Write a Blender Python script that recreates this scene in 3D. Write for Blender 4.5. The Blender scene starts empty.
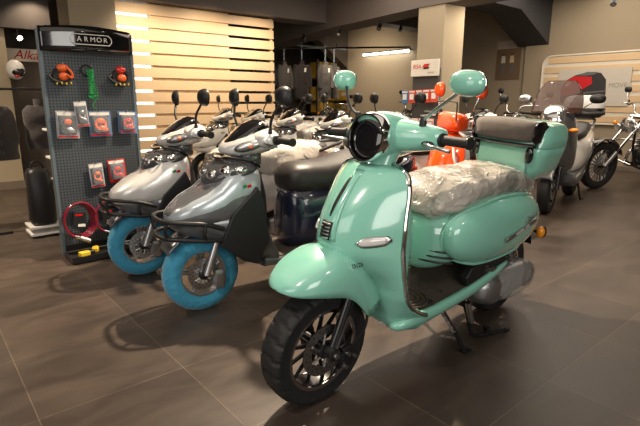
import bpy, bmesh, math, random
from mathutils import Vector, Matrix, Euler
random.seed(7)
SC = bpy.context.scene
COL = SC.collection
PI = math.pi
R = math.radians

# ------------------------------------------------------------------ materials
MATS = {}
def mat(name, col=(.8, .8, .8), rough=.5, metal=0., coat=0., var=0., vscale=6., bump=0., bscale=40., emit=None, estr=0.,
        alpha=1., trans=0., ior=1.45, spec=.5, sheen=0., coatr=.05):
    if name in MATS: return MATS[name]
    m = bpy.data.materials.new(name); m.use_nodes = True
    nt = m.node_tree; N = nt.nodes; L = nt.links
    b = N['Principled BSDF']
    b.inputs['Base Color'].default_value = (*col, 1)
    b.inputs['Roughness'].default_value = rough
    b.inputs['Metallic'].default_value = metal
    b.inputs['Coat Weight'].default_value = coat
    b.inputs['Coat Roughness'].default_value = coatr
    b.inputs['IOR'].default_value = ior
    b.inputs['Alpha'].default_value = alpha
    b.inputs['Transmission Weight'].default_value = trans
    b.inputs['Specular IOR Level'].default_value = spec
    b.inputs['Sheen Weight'].default_value = sheen
    tc = N.new('ShaderNodeTexCoord')
    ns = N.new('ShaderNodeTexNoise'); ns.inputs['Scale'].default_value = vscale; ns.inputs['Detail'].default_value = 4
    L.new(tc.outputs['Object'], ns.inputs['Vector'])
    mx = N.new('ShaderNodeMix'); mx.data_type = 'RGBA'
    k = var if var else .02
    mx.inputs[6].default_value = (*[c*(1-k) for c in col], 1)
    mx.inputs[7].default_value = (*[min(1, c*(1+k)) for c in col], 1)
    L.new(ns.outputs['Fac'], mx.inputs[0]); L.new(mx.outputs[2], b.inputs['Base Color'])
    if bump:
        n2 = N.new('ShaderNodeTexNoise'); n2.inputs['Scale'].default_value = bscale; n2.inputs['Detail'].default_value = 3
        L.new(tc.outputs['Object'], n2.inputs['Vector'])
        bp = N.new('ShaderNodeBump'); bp.inputs['Strength'].default_value = bump; bp.inputs['Distance'].default_value = .01
        L.new(n2.outputs['Fac'], bp.inputs['Height']); L.new(bp.outputs['Normal'], b.inputs['Normal'])
    if emit:
        b.inputs['Emission Color'].default_value = (*emit, 1); b.inputs['Emission Strength'].default_value = estr
    MATS[name] = m
    return m

# ------------------------------------------------------------------ mesh builder
def lerp(a, b, t): return a+(b-a)*t
def sp(v, p): return math.copysign(abs(v)**p, v)
def curve(keys, x):
    if x <= keys[0][0]: return keys[0][1:]
    if x >= keys[-1][0]: return keys[-1][1:]
    for i in range(len(keys)-1):
        a, b = keys[i], keys[i+1]
        if x <= b[0]: break
    h = b[0]-a[0]; t = (x-a[0])/h; out = []
    p = keys[i-1] if i else a; n = keys[i+2] if i+2 < len(keys) else b
    for k in range(1, len(a)):
        d = (b[k]-a[k])/h
        d0 = (a[k]-p[k])/(a[0]-p[0]) if p is not a else d
        d1 = (n[k]-b[k])/(n[0]-b[0]) if n is not b else d
        m0 = 0 if d*d0 <= 0 else 2*d*d0/(d+d0); m1 = 0 if d*d1 <= 0 else 2*d*d1/(d+d1)
        if p is a: m0 = d
        if n is b: m1 = d
        out.append((2*t**3-3*t*t+1)*a[k]+(t**3-2*t*t+t)*h*m0+(3*t*t-2*t**3)*b[k]+(t**3-t*t)*h*m1)
    return tuple(out)
def smooth(pts, n=6):
    P = [Vector(p) for p in pts]
    if len(P) < 3: return P
    out = []
    for i in range(len(P)-1):
        a = P[i-1] if i else P[0]*2-P[1]
        b, c = P[i], P[i+1]
        d = P[i+2] if i+2 < len(P) else P[-1]*2-P[-2]
        for k in range(n):
            t = k/n
            out.append(.5*((2*b)+(c-a)*t+(2*a-5*b+4*c-d)*t*t+(3*b-a-3*c+d)*t**3))
    out.append(P[-1])
    return out

class MB:
    def __init__(s): s.bm = bmesh.new(); s.mi = 0
    def face(s, vs):
        try:
            f = s.bm.faces.new(vs); f.material_index = s.mi; f.smooth = True; return f
        except ValueError: return None
    def rings(s, rings, closed=True, cap=True, loop=False):
        V = [[s.bm.verts.new(p) for p in r] for r in rings]
        n = len(V[0]); m = len(V)
        for i in range(m if loop else m-1):
            a, b = V[i], V[(i+1) % m]
            for j in range(n if closed else n-1):
                s.face([a[j], a[(j+1) % n], b[(j+1) % n], b[j]])
        if cap and closed and not loop:
            s.face(V[0][::-1]); s.face(V[-1])
        return s
    def box(s, c, sz, rot=None, taper=1.):
        M = rot.to_matrix() if isinstance(rot, Euler) else (rot or Matrix.Identity(3))
        V = []
        for dz in (-.5, .5):
            k = taper if dz > 0 else 1
            for dx, dy in ((-.5, -.5), (.5, -.5), (.5, .5), (-.5, .5)):
                V.append(s.bm.verts.new(Vector(c)+M@Vector((dx*sz[0]*k, dy*sz[1]*k, dz*sz[2]))))
        for f in ((3, 2, 1, 0), (4, 5, 6, 7), (0, 1, 5, 4), (1, 2, 6, 5), (2, 3, 7, 6), (3, 0, 4, 7)):
            g = s.face([V[i] for i in f])
            if g: g.smooth = False
        return s
    def cyl(s, a, b, r0, r1=None, n=16):
        a, b = Vector(a), Vector(b); r1 = r0 if r1 is None else r1
        q = (b-a).to_track_quat('Z', 'Y')
        rr = []
        for c, r in ((a, r0), (b, r1)):
            rr.append([c+q@Vector((r*math.cos(t*2*PI/n), r*math.sin(t*2*PI/n), 0)) for t in range(n)])
        return s.rings(rr)
    def tube(s, pts, r, n=8, sm=6, closed=False):
        P = [Vector(p) for p in pts]
        if closed: P = smooth([P[-1]]+P+[P[0], P[1]], sm)[sm:-sm-1] if sm else P
        elif sm: P = smooth(P, sm)
        rr = []; m = len(P); up = None
        for i, p in enumerate(P):
            if closed: t = (P[(i+1) % m]-P[i-1]).normalized()
            else: t = ((P[i+1] if i+1 < m else P[i])-(P[i-1] if i else P[i])).normalized()
            if up is None:
                up = Vector((0, 0, 1)) if abs(t.z) < .9 else Vector((1, 0, 0))
            x = t.cross(up)
            if x.length < 1e-5: x = t.orthogonal()
            x.normalize(); y = x.cross(t).normalized(); up = y
            k = r(i/(m-1)) if callable(r) else r
            rr.append([p+x*k*math.cos(a*2*PI/n)+y*k*math.sin(a*2*PI/n) for a in range(n)])
        return s.rings(rr, loop=closed, cap=not closed)
    def lathe(s, prof, o=(0, 0, 0), axis='Y', n=40, fn=None):
        """prof: list of (radius, height) closed ring when first == last"""
        o = Vector(o); rr = []
        for k in range(n):
            a = k*2*PI/n; ring = []
            for i, (r, h) in enumerate(prof):
                if fn: r = r+fn(a, h, i)
                c, d = r*math.cos(a), r*math.sin(a)
                ring.append(o+Vector({'Y': (c, h, d), 'Z': (c, d, h), 'X': (h, c, d)}[axis]))
            rr.append(ring)
        return s.rings(rr, closed=True, loop=True, cap=False)
    def spin(s, prof, o=(0, 0, 0), axis='Y', n=24):
        """open profile, capped"""
        o = Vector(o); rr = []
        for r, h in prof:
            rr.append([o+Vector({'Y': (r*math.cos(a*2*PI/n), h, r*math.sin(a*2*PI/n)), 'Z': (r*math.cos(a*2*PI/n), r*math.sin(a*2*PI/n), h),
                                 'X': (h, r*math.cos(a*2*PI/n), r*math.sin(a*2*PI/n))}[axis]) for a in range(n)])
        return s.rings(rr)
    def ell(s, c, rad, rot=None, n=20, m=12, p=1.):
        M = rot.to_matrix() if isinstance(rot, Euler) else (rot or Matrix.Identity(3)); c = Vector(c)
        rr = []
        for i in range(1, m):
            a = -PI/2+PI*i/m; ring = []
            for j in range(n):
                b = j*2*PI/n
                v = Vector((rad[0]*sp(math.cos(a), p)*sp(math.cos(b), p), rad[1]*sp(math.cos(a), p)*sp(math.sin(b), p), rad[2]*sp(math.sin(a), p)))
                ring.append(c+M@v)
            rr.append(ring)
        return s.rings(rr)
    def hullx(s, st, n=28, p=2.4, res=0, rot=None):
        """stations along x: (x, zbottom, ztop, halfwidth[, yc])"""
        if res:
            st = [tuple([lerp(st[0][0], st[-1][0], i/res)]) for i in range(res+1)]
        rr = []
        for t in st:
            x, zb, zt, w = t[:4]; yc = t[4] if len(t) > 4 else 0; zc, h = (zb+zt)/2, (zt-zb)/2
            rr.append([Vector((x, yc+w*sp(math.cos(a*2*PI/n), 2/p), zc+h*sp(math.sin(a*2*PI/n), 2/p))) for a in range(n)])
        return s.rings(rr)
    def hully(s, st, n=24, p=2.4):
        """stations along y: (y, xback, xfront, zb, zt)"""
        rr = []
        for y, xb, xf, zb, zt in st:
            xc, w, zc, h = (xb+xf)/2, (xf-xb)/2, (zb+zt)/2, (zt-zb)/2
            rr.append([Vector((xc+w*sp(math.cos(a*2*PI/n), 2/p), y, zc+h*sp(math.sin(a*2*PI/n), 2/p))) for a in range(n)])
        return s.rings(rr)
    def hullz(s, st, n=32, p=4):
        """stations along z: (z, xc, yc, hx, hy)"""
        rr = []
        for z, xc, yc, hx, hy in st:
            rr.append([Vector((xc+hx*sp(math.cos(a*2*PI/n), 2/p), yc+hy*sp(math.sin(a*2*PI/n), 2/p), z)) for a in range(n)])
        return s.rings(rr)
    def grid(s, fn, nu, nv, cu=False):
        return s.rings([[Vector(fn(i/nu, j/nv)) for j in range(nv+1)] for i in range(nu+1)], closed=False, cap=False)
    def prism(s, poly, fn, d0, d1):
        a = [s.bm.verts.new(fn(u, v, d0)) for u, v in poly]; b = [s.bm.verts.new(fn(u, v, d1)) for u, v in poly]
        n = len(poly)
        fs = [s.face(a[::-1]), s.face(b)]+[s.face([a[i], a[(i+1) % n], b[(i+1) % n], b[i]]) for i in range(n)]
        for f in fs:
            if f: f.smooth = False
        return s
    def build(s, name, m=None, parent=None, subd=0, bev=0, solid=0, sharp=40, seg=2, off=-1, kind=None):
        bmesh.ops.recalc_face_normals(s.bm, faces=s.bm.faces)
        me = bpy.data.meshes.new(name); s.bm.to_mesh(me); s.bm.free()
        for q in (m if isinstance(m, (list, tuple)) else [m]): me.materials.append(q)
        o = bpy.data.objects.new(name, me); COL.objects.link(o)
        if parent: o.parent = parent
        if not subd: me.set_sharp_from_angle(angle=R(sharp))
        if solid:
            d = o.modifiers.new('s', 'SOLIDIFY'); d.thickness = solid; d.offset = off
        if bev:
            d = o.modifiers.new('b', 'BEVEL'); d.width = bev; d.segments = seg; d.limit_method = 'ANGLE'; d.angle_limit = R(35)
        if subd:
            d = o.modifiers.new('u', 'SUBSURF'); d.levels = subd; d.render_levels = subd
        if kind: o['kind'] = kind
        return o

def text(s, name, size, m, parent, loc, rot, ext=.001, shear=0., space=1.):
    cu = bpy.data.curves.new(name, 'FONT'); cu.body = s; cu.size = size; cu.extrude = ext; cu.shear = shear
    cu.align_x = 'CENTER'; cu.align_y = 'CENTER'; cu.space_character = space
    t = bpy.data.objects.new(name+'_c', cu); COL.objects.link(t)
    bpy.context.view_layer.update()
    dg = bpy.context.evaluated_depsgraph_get()
    me = bpy.data.meshes.new_from_object(t.evaluated_get(dg)); bpy.data.objects.remove(t); bpy.data.curves.remove(cu)
    me.materials.clear(); me.materials.append(m)
    o = bpy.data.objects.new(name, me); COL.objects.link(o); o.parent = parent
    o.location = loc; o.rotation_euler = rot
    return o

def tag(o, label, cat, group=None, kind=None):
    o['label'] = label; o['category'] = cat
    if group: o['group'] = group
    if kind: o['kind'] = kind
    return o
def thing(name, label, cat, loc=(0, 0, 0), rot=(0, 0, 0), group=None):
    o = bpy.data.objects.new(name, None); COL.objects.link(o); o.location = loc; o.rotation_euler = rot
    o.empty_display_size = .1
    return tag(o, label, cat, group)
def dup(root, loc, rotz, label, group=None, name=None, swap=None, rename=True):
    def cp(o, parent):
        c = o.copy(); COL.objects.link(c); c.parent = parent
        if swap and c.type == 'MESH' and any(ms and ms.name in swap for ms in c.data.materials):
            c.data = c.data.copy()
            for i, ms in enumerate(c.data.materials):
                if ms and ms.name in swap: c.data.materials[i] = MATS[swap[ms.name]]
        for ch in list(o.children): cp(ch, c)
        return c
    r = cp(root, None); r.location = loc; r.rotation_euler = (root.rotation_euler[0], root.rotation_euler[1], rotz); r['label'] = label
    if group: r['group'] = group
    return r

E1 = Vector((.7672, .6414, 0)); E2 = Vector((-.6414, .7672, 0)); RA = math.atan2(.6414, .7672)
def W(a, b, z=0.): return E1*a+E2*b+Vector((0, 0, z))
def rbox(name, a0, a1, b0, b1, z0, z1, m, bev=0, parent=None, kind='structure', o=None):
    c = W((a0+a1)/2, (b0+b1)/2, (z0+z1)/2); q = MB()
    q.box((0, 0, 0), (a1-a0, b1-b0, z1-z0))
    ob = q.build(name, m, parent, bev=bev); ob.location = c; ob.rotation_euler = (0, 0, RA)
    if kind: ob['kind'] = kind
    return ob
mint = mat('mint_paint', (.235, .55, .445), .2, coat=1., var=.02, spec=.5)
mintin = mat('mint_light', (.29, .60, .47), .3, coat=.6)
chrome = mat('chrome', (.82, .82, .83), .08, 1.)
steel = mat('brushed_steel', (.55, .55, .56), .3, 1., var=.1)
alu = mat('cast_aluminium', (.42, .42, .43), .38, .9, var=.12, bump=.2)
blackg = mat('black_gloss', (.006, .006, .007), .12, coat=1.)
black = mat('black_plastic', (.012, .012, .013), .45, var=.15)
blackm = mat('black_metal', (.018, .018, .02), .3, .3, coat=.4)
rubber = mat('tyre_rubber', (.014, .014, .014), .62, var=.25, bump=.15, bscale=120)
rubmat = mat('foot_mat_rubber', (.07, .055, .045), .6, var=.35, vscale=14, bump=.3, bscale=90)
glassb = mat('dark_lens', (.008, .008, .01), .04, coat=1.)
glassc = mat('clear_lens', (.5, .52, .55), .04, alpha=.10, coat=1.)
smoke = mat('smoked_screen', (.05, .022, .015), .04, alpha=.66)
amber = mat('amber_lens', (.85, .28, .01), .15, coat=.8)
redl = mat('red_lens', (.55, .01, .01), .15, coat=.8)
vinyl = mat('seat_vinyl', (.022, .02, .02), .42, var=.2, bump=.12, bscale=160)
cushion = mat('cushion_fabric', (.085, .068, .058), .75, var=.25, vscale=30, bump=.3, bscale=200, sheen=.3)
silver = mat('silver_paint', (.72, .72, .71), .26, .3, coat=1.)
silverb = mat('blue_silver_paint', (.42, .47, .51), .26, .3, coat=1.)
greyd = mat('graphite_paint', (.12, .125, .135), .28, .4, coat=.8)
navy = mat('navy_paint', (.007, .010, .028), .25, coat=.9)
white = mat('pearl_white_paint', (.76, .73, .67), .22, coat=1.)
orange = mat('orange_paint', (.90, .075, .008), .2, coat=1.)
whitep = mat('white_plastic', (.75, .73, .7), .35)

def wrap_mat(name, col, alpha, rough=.18, sc=9., st=.9):
    m = mat(name, col, rough, alpha=alpha, coat=.4)
    nt = m.node_tree; N = nt.nodes; L = nt.links; b = N['Principled BSDF']
    tc = N.new('ShaderNodeTexCoord')
    w = N.new('ShaderNodeTexNoise'); w.inputs['Scale'].default_value = sc; w.inputs['Detail'].default_value = 8
    w.inputs['Distortion'].default_value = 2.5
    try: w.noise_type = 'RIDGED_MULTIFRACTAL'
    except Exception: pass
    bp = N.new('ShaderNodeBump'); bp.inputs['Strength'].default_value = st; bp.inputs['Distance'].default_value = .012
    L.new(tc.outputs['Object'], w.inputs['Vector']); L.new(w.outputs['Fac'], bp.inputs['Height']); L.new(bp.outputs['Normal'], b.inputs['Normal'])
    return m
wrapc = wrap_mat('clear_wrapping_film', (.72, .67, .60), .62, .2, 13., 1.)
def film_alpha(m, lo, hi, sc):
    nt = m.node_tree; N = nt.nodes; L = nt.links
    tc = N.new('ShaderNodeTexCoord'); n = N.new('ShaderNodeTexNoise'); n.inputs['Scale'].default_value = sc; n.inputs['Detail'].default_value = 5; n.inputs['Distortion'].default_value = 1.5
    r = N.new('ShaderNodeMapRange'); r.inputs[1].default_value = .38; r.inputs[2].default_value = .60; r.inputs[3].default_value = lo; r.inputs[4].default_value = hi
    L.new(tc.outputs['Object'], n.inputs['Vector']); L.new(n.outputs['Fac'], r.inputs[0]); L.new(r.outputs[0], N['Principled BSDF'].inputs['Alpha'])
film_alpha(wrapc, .28, .74, 3.2)
wrape = wrap_mat('engine_wrapping_film', (.55, .55, .53), .35, .1)

def blue_mat():
    m = mat('blue_wheel_cover', (.035, .27, .44), .75, sheen=.3)
    nt = m.node_tree; N = nt.nodes; L = nt.links; b = N['Principled BSDF']
    tc = N.new('ShaderNodeTexCoord'); w = N.new('ShaderNodeTexNoise'); w.inputs['Scale'].default_value = 22; w.inputs['Detail'].default_value = 6; w.inputs['Distortion'].default_value = 1.2
    bp = N.new('ShaderNodeBump'); bp.inputs['Strength'].default_value = .55; bp.inputs['Distance'].default_value = .02
    L.new(tc.outputs['Object'], w.inputs['Vector']); L.new(w.outputs['Fac'], bp.inputs['Height']); L.new(bp.outputs['Normal'], b.inputs['Normal'])
    return m
bluec = blue_mat()

def floor_mat():
    m = mat('floor_tiles', (.2, .17, .15), .42)
    nt = m.node_tree; N = nt.nodes; L = nt.links; b = N['Principled BSDF']
    tc = N.new('ShaderNodeTexCoord'); mp = N.new('ShaderNodeMapping'); mp.inputs['Location'].default_value = (-.790+.5655*20, -1.885+.5425*20, 0)
    L.new(tc.outputs['Object'], mp.inputs['Vector'])
    br = N.new('ShaderNodeTexBrick'); br.offset = 0; br.squash = 1
    for k, v in (('Scale', 1), ('Brick Width', .5655), ('Row Height', .5425), ('Mortar Size', .0014), ('Mortar Smooth', .2), ('Bias', 0)): br.inputs[k].default_value = v
    br.inputs['Color1'].default_value = (.046, .034, .027, 1); br.inputs['Color2'].default_value = (.070, .052, .041, 1)
    br.inputs['Mortar'].default_value = (.15, .115, .085, 1)
    L.new(mp.outputs['Vector'], br.inputs['Vector'])
    n = N.new('ShaderNodeTexNoise'); n.inputs['Scale'].default_value = 2.6; n.inputs['Detail'].default_value = 9; n.inputs['Roughness'].default_value = .62; n.inputs['Distortion'].default_value = .6
    mp2 = N.new('ShaderNodeMapping'); mp2.inputs['Scale'].default_value = (1, 2.2, 1)
    L.new(tc.outputs['Object'], mp2.inputs['Vector']); L.new(mp2.outputs['Vector'], n.inputs['Vector'])
    cr = N.new('ShaderNodeMapRange'); cr.inputs[1].default_value = .3; cr.inputs[2].default_value = .72; cr.inputs[3].default_value = .6; cr.inputs[4].default_value = 1.38
    L.new(n.outputs['Fac'], cr.inputs[0])
    mu = N.new('ShaderNodeMix'); mu.data_type = 'RGBA'; mu.blend_type = 'MULTIPLY'; mu.inputs[0].default_value = 1
    L.new(br.outputs['Color'], mu.inputs[6]); L.new(cr.outputs[0], mu.inputs[7]); L.new(mu.outputs[2], b.inputs['Base Color'])
    r = N.new('ShaderNodeMapRange'); r.inputs[3].default_value = .30; r.inputs[4].default_value = .52
    L.new(n.outputs['Fac'], r.inputs[0]); L.new(r.outputs[0], b.inputs['Roughness'])
    bp = N.new('ShaderNodeBump'); bp.inputs['Strength'].default_value = .25; bp.inputs['Distance'].default_value = .002; bp.invert = True
    L.new(br.outputs['Fac'], bp.inputs['Height'])
    L.new(bp.outputs['Normal'], b.inputs['Normal'])
    return m
floorm = floor_mat()

def peg_mat():
    m = mat('perforated_panel', (.045, .058, .07), .38, .4)
    nt = m.node_tree; N = nt.nodes; L = nt.links; b = N['Principled BSDF']
    tc = N.new('ShaderNodeTexCoord'); mp = N.new('ShaderNodeVectorMath'); mp.operation = 'SCALE'; mp.inputs[3].default_value = 1/.021
    fr = N.new('ShaderNodeVectorMath'); fr.operation = 'FRACTION'; sb = N.new('ShaderNodeVectorMath'); sb.operation = 'SUBTRACT'; sb.inputs[1].default_value = (.5, .5, .5)
    ml = N.new('ShaderNodeVectorMath'); ml.operation = 'MULTIPLY'; ml.inputs[1].default_value = (1, 0, 1)
    ln = N.new('ShaderNodeVectorMath'); ln.operation = 'LENGTH'; lt = N.new('ShaderNodeMath'); lt.operation = 'LESS_THAN'; lt.inputs[1].default_value = .25
    L.new(tc.outputs['Object'], mp.inputs[0]); L.new(mp.outputs[0], fr.inputs[0]); L.new(fr.outputs[0], sb.inputs[0]); L.new(sb.outputs[0], ml.inputs[0])
    L.new(ml.outputs[0], ln.inputs[0]); L.new(ln.outputs['Value'], lt.inputs[0])
    mx = N.new('ShaderNodeMix'); mx.data_type = 'RGBA'; mx.inputs[6].default_value = (.085, .10, .115, 1); mx.inputs[7].default_value = (.018, .02, .023, 1)
    L.new(lt.outputs[0], mx.inputs[0]); L.new(mx.outputs[2], b.inputs['Base Color'])
    return m
pegm = peg_mat()
wallb = mat('beige_wall', (.30, .25, .18), .8, var=.06, vscale=2, bump=.05)
wallc = mat('beige_column', (.36, .30, .21), .75, var=.05, vscale=3, bump=.05)
walld = mat('taupe_wall', (.16, .13, .10), .8, var=.08, vscale=2)
ceilm = mat('dark_ceiling', (.085, .072, .064), .8, var=.15, vscale=2)
beamm = mat('dark_beam', (.125, .105, .093), .75, var=.1, vscale=2)
beamd = mat('charcoal_beam', (.045, .045, .05), .7, var=.1, vscale=2)
woodw = mat('pale_wood_slat', (.60, .44, .27), .5, var=.12, vscale=3)
creamf = mat('cream_frame', (.62, .58, .5), .4)
def ring_prof(R0, w, rim, k=.8):
    """tyre cross-section (radius, lateral) - closed"""
    pts = []
    n = 14
    for i in range(n+1):
        a = -1+2*i/n
        lat = w/2*sp(math.sin(a*PI/2*1.0), .8)
        h = (R0-rim)
        rr = rim+h*(1-abs(a)**2.6)**.62*1.0 if abs(a) < 1 else rim
        pts.append((rr, lat*(1.0 if abs(a) < .85 else .86)))
    pts.append((rim-.006, w*.3)); pts.append((rim-.006, -w*.3))
    return pts
def wheel(parent, c, R0, w, rim, rimmat=black, ringmat=chrome, spokes=10, disc=.10, dside=1, tread=True, cover=None, spokemat=None, detail=True):
    x, y, z = c
    def tr(a, h, i):
        if i > 14 or not tread or abs(h) < .012: return 0
        u = (a*22/(2*PI)+abs(h)*14+.35*math.sin(abs(h)*60)) % 1
        return -.009 if u < .24 and 2 < i < 12 else 0
    q = MB().lathe(ring_prof(R0, w, rim), c, 'Y', 220 if (tread and detail) else 48, tr)
    ty = q.build('tyre', rubber, parent, sharp=70)
    q = MB().lathe([(rim+.002, -w*.36), (rim+.006, -w*.36), (rim+.004, w*.36), (rim-.004, w*.37), (rim-.016, w*.33), (rim-.02, 0), (rim-.016, -w*.33)], c, 'Y', 48)
    rm = q.build('wheel_rim', rimmat, parent)
    if ringmat:
        for sd in (-1, 1):
            MB().lathe([(rim+.006, sd*w*.37), (rim+.006, sd*w*.42), (rim-.014, sd*w*.40), (rim-.014, sd*w*.36)], c, 'Y', 64).build('rim_edge', ringmat, rm)
    q = MB()
    for k in range(spokes):
        a = k*2*PI/spokes+.2
        d = Vector((math.cos(a), 0, math.sin(a))); t = Vector((-d.z, 0, d.x))
        for s2 in ((-.012, .012) if spokes <= 6 else (0,)):
            p0 = Vector(c)+d*.035+t*s2*1.4; p1 = Vector(c)+d*(rim-.01)+t*s2*.4
            q.cyl(p0, p1, .009 if spokes > 6 else .010, .007, 8)
    q.build('spokes', spokemat or rimmat, rm)
    MB().cyl((x, y-w*.42, z), (x, y+w*.42, z), .034, n=20).build('hub', rimmat if rimmat != black else blackm, rm)
    if disc:
        yy = y+dside*w*.42
        q = MB().lathe([(disc, yy-.002), (disc, yy+.002), (disc*.62, yy+.002), (disc*.62, yy-.002)], (x, 0, z), 'Y', 40)
        for k in range(6):
            a = k*PI/3
            q.cyl((x+.02*math.cos(a), yy, z+.02*math.sin(a)), (x+disc*.68*math.cos(a+.5), yy, z+disc*.68*math.sin(a+.5)), .006, n=6)
        dd = q.build('brake_disc', steel, parent)
        q = MB()
        for k in range(18):
            for rr, o in ((.72, 0), (.86, .5)):
                a = (k+o)*2*PI/18
                q.cyl((x+disc*rr*math.cos(a), yy-.0026, z+disc*rr*math.sin(a)), (x+disc*rr*math.cos(a), yy+.0026, z+disc*rr*math.sin(a)), .0035, n=6)
        if detail: q.build('disc_holes', black, dd)
        MB().spin([(.005, yy-.01), (.03, yy-.01), (.032, yy+.008), (.02, yy+.014), (.005, yy+.014)], (x, 0, z), 'Y', 16).build('axle_hub', blackm, dd)
    if cover:
        def cr(a, h, i): return .0012*math.sin(a*29+h*40)+.0012*math.sin(a*61+1)
        pr = [(R0+.004, 0), (R0+.002, w*.25), (R0-.012, w*.46), (R0-.04, w*.58), (rim+.018, w*.56), (rim-.006, w*.46),
              (rim+.004, w*.44), (rim+.02, w*.50), (R0-.04, w*.53), (R0-.014, w*.42), (R0+.0, w*.2), (R0+.002, 0)]
        full = pr[:6]+[(r, h) for r, h in pr[:6]][::-1]
        ring = [(r, -h) for r, h in pr[:6]][::-1]+pr[1:6]
        inner = [(r-.006 if r > R0-.02 else r+.003, h*.94) for r, h in ring][::-1]
        MB().lathe(ring+inner, c, 'Y', 120, cr).build('wheel_cover', cover, parent)

def mirror(parent, base, mid, c, shell, rx=.08, rz=.055, yaw=0., stem=blackm, rim=chrome, sr=.006):
    MB().spin([(.004, 0), (.014, 0), (.013, .015), (.009, .035), (.004, .036)], base, 'Z', 14).build('mirror_boot', black, parent)
    st = MB().tube([Vector(base)+Vector((0, 0, .02)), mid, Vector(c)+Vector((-.005, 0, -.01))], sr, 10).build('mirror_stem', stem, parent)
    Mx = Matrix.Rotation(yaw, 3, 'Z')
    def P(v): return Vector(c)+Mx@Vector(v)
    n = 28; rr = []
    for d, k in ((.030, .12), (.028, .4), (.022, .68), (.012, .88), (.0, .985), (-.006, 1.)):
        rr.append([P((d, rx*k*sp(math.cos(t*2*PI/n), .85), rz*k*sp(math.sin(t*2*PI/n), .85))) for t in range(n)])
    q = MB(); q.rings(rr); s = q.build('mirror_shell', shell, parent)
    rr = []
    for d, k in ((-.005, 1.0), (-.006, 1.03), (-.012, 1.03), (-.013, .97)):
        rr.append([P((d, rx*k*sp(math.cos(t*2*PI/n), .85), rz*k*sp(math.sin(t*2*PI/n), .85))) for t in range(n)])
    MB().rings(rr).build('mirror_rim', rim, s)
    rr = [[P((d, rx*k*.96*sp(math.cos(t*2*PI/n), .85), rz*.96*k*sp(math.sin(t*2*PI/n), .85))) for t in range(n)] for d, k in ((-.010, 1), (-.0135, .99))]
    MB().rings(rr).build('mirror_glass', chrome, s)
# ------------------------------------------------------------------ mint retro scooter in the foreground
h_ = Vector((math.cos(R(221)), math.sin(R(221)), 0))
mo = Vector((.462, 2.169, 0))-h_*.65
T = thing('scooter', 'mint green retro scooter with mint top case, leaning on its side stand', 'scooter', mo, (-.08, 0, R(221)))
wheel(T, (1.30, 0, .232), .232, .122, .166, rimmat=blackm, spokes=12, disc=.105, spokemat=blackm)
wheel(T, (0, 0, .237), .237, .125, .168, rimmat=blackm, spokes=12, disc=0, detail=False)
# fork
for s in (1, -1):
    MB().cyl((1.295, s*.082, .225), (1.195, s*.075, .47), .021, .019, 16).build('fork_leg', blackm, T, bev=.002)
    MB().box((1.268, s*.104, .30), (.008, .004, .16), Euler((0, R(-22), 0))).build('fork_stripe', steel, T)
    MB().spin([(.004, s*.07), (.026, s*.07), (.026, s*.105), (.012, s*.112), (.004, s*.112)], (1.297, 0, .237), 'Y', 16).build('axle_nut', blackm, T)
    MB().spin([(.002, s*.11), (.011, s*.11), (.011, s*.122), (.002, s*.122)], (1.297, 0, .237), 'Y', 6).build('axle_bolt', steel, T)
q = MB(); q.hullx([(1.262, .20, .215, .006, .082), (1.25, .165, .24, .022, .085), (1.21, .15, .25, .026, .086), (1.185, .165, .235, .02, .085), (1.18, .19, .21, .006, .084)], p=3)
cal = q.build('brake_caliper', blackm, T)
for dx, dz in ((0, .02), (.01, -.03), (-.035, 0)):
    MB().cyl((1.23+dx, .10, .20+dz), (1.23+dx, .118, .20+dz), .009, n=10).build('caliper_bolt', steel, cal)
MB().tube([(1.20, .10, .24), (1.16, .12, .32), (1.15, .11, .42), (1.14, .06, .5)], .006, 8).build('brake_hose', black, T)
# fender
FK = [(1.07, .40, .50, .11), (1.11, .372, .548, .122), (1.15, .362, .583, .132), (1.19, .40, .606, .138), (1.24, .45, .622, .140), (1.30, .484, .630, .138), (1.36, .497, .617, .131),
      (1.41, .505, .596, .118), (1.45, .508, .569, .098), (1.48, .510, .545, .070), (1.497, .513, .527, .035), (1.503, .515, .518, .008)]
def fend(u, v):
    x = lerp(FK[0][0], FK[-1][0], 1-(1-u)**1.5)
    zb, zt, w = curve(FK, x)
    a = PI*v
    z = zb+(zt-zb)*sp(math.sin(a), .72)
    return (x+(.0), w*sp(math.cos(a), .62), z)
fe = MB().grid(fend, 36, 28).build('front_fender', mint, T, solid=.008, sharp=80)
text('YD125', 'fender_badge', .022, black, fe, (1.235, .118, .583), (R(52), 0, R(172)), .0006, .2)
# legshield
SK = [(.262, .925, 1.02, .188), (.285, .885, 1.04, .202), (.31, .89, 1.052, .208), (.335, .935, 1.057, .210), (.36, .985, 1.067, .212), (.39, 1.02, 1.08, .213), (.43, 1.053, 1.10, .214), (.50, 1.078, 1.15, .213), (.57, 1.093, 1.235, .210), (.63, 1.100, 1.277, .206), (.70, 1.094, 1.268, .200),
      (.77, 1.082, 1.240, .191), (.83, 1.070, 1.200, .184), (.87, 1.062, 1.168, .172), (.90, 1.052, 1.135, .152), (.918, 1.045, 1.11, .122), (.925, 1.04, 1.095, .08)]
def shx(y, z):
    xe, xc, w = curve(SK, z); t = min(1, abs(y)/w)
    e = 2.1+4.5*max(0, min(1, (.46-z)/.12))
    return xe+(xc-xe)*(1-t**e)
def sh(u, v):
    z = lerp(.262, .925, u)
    xe, xc, w = curve(SK, z); y = w*(2*v-1)
    y = w*math.sin((2*v-1)*PI/2)
    return (shx(y, z), y, z)
leg = MB().grid(sh, 44, 32).build('leg_shield', mint, T, solid=.028, sharp=80)
edge = []
for i in range(25):
    z = lerp(.325, .925, i/24); xe, xc, w = curve(SK, z); edge.append((xe-.012, w+.002, z))
top = [(1.043, .04, .930), (1.045, 0, .931), (1.043, -.04, .930)]
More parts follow.
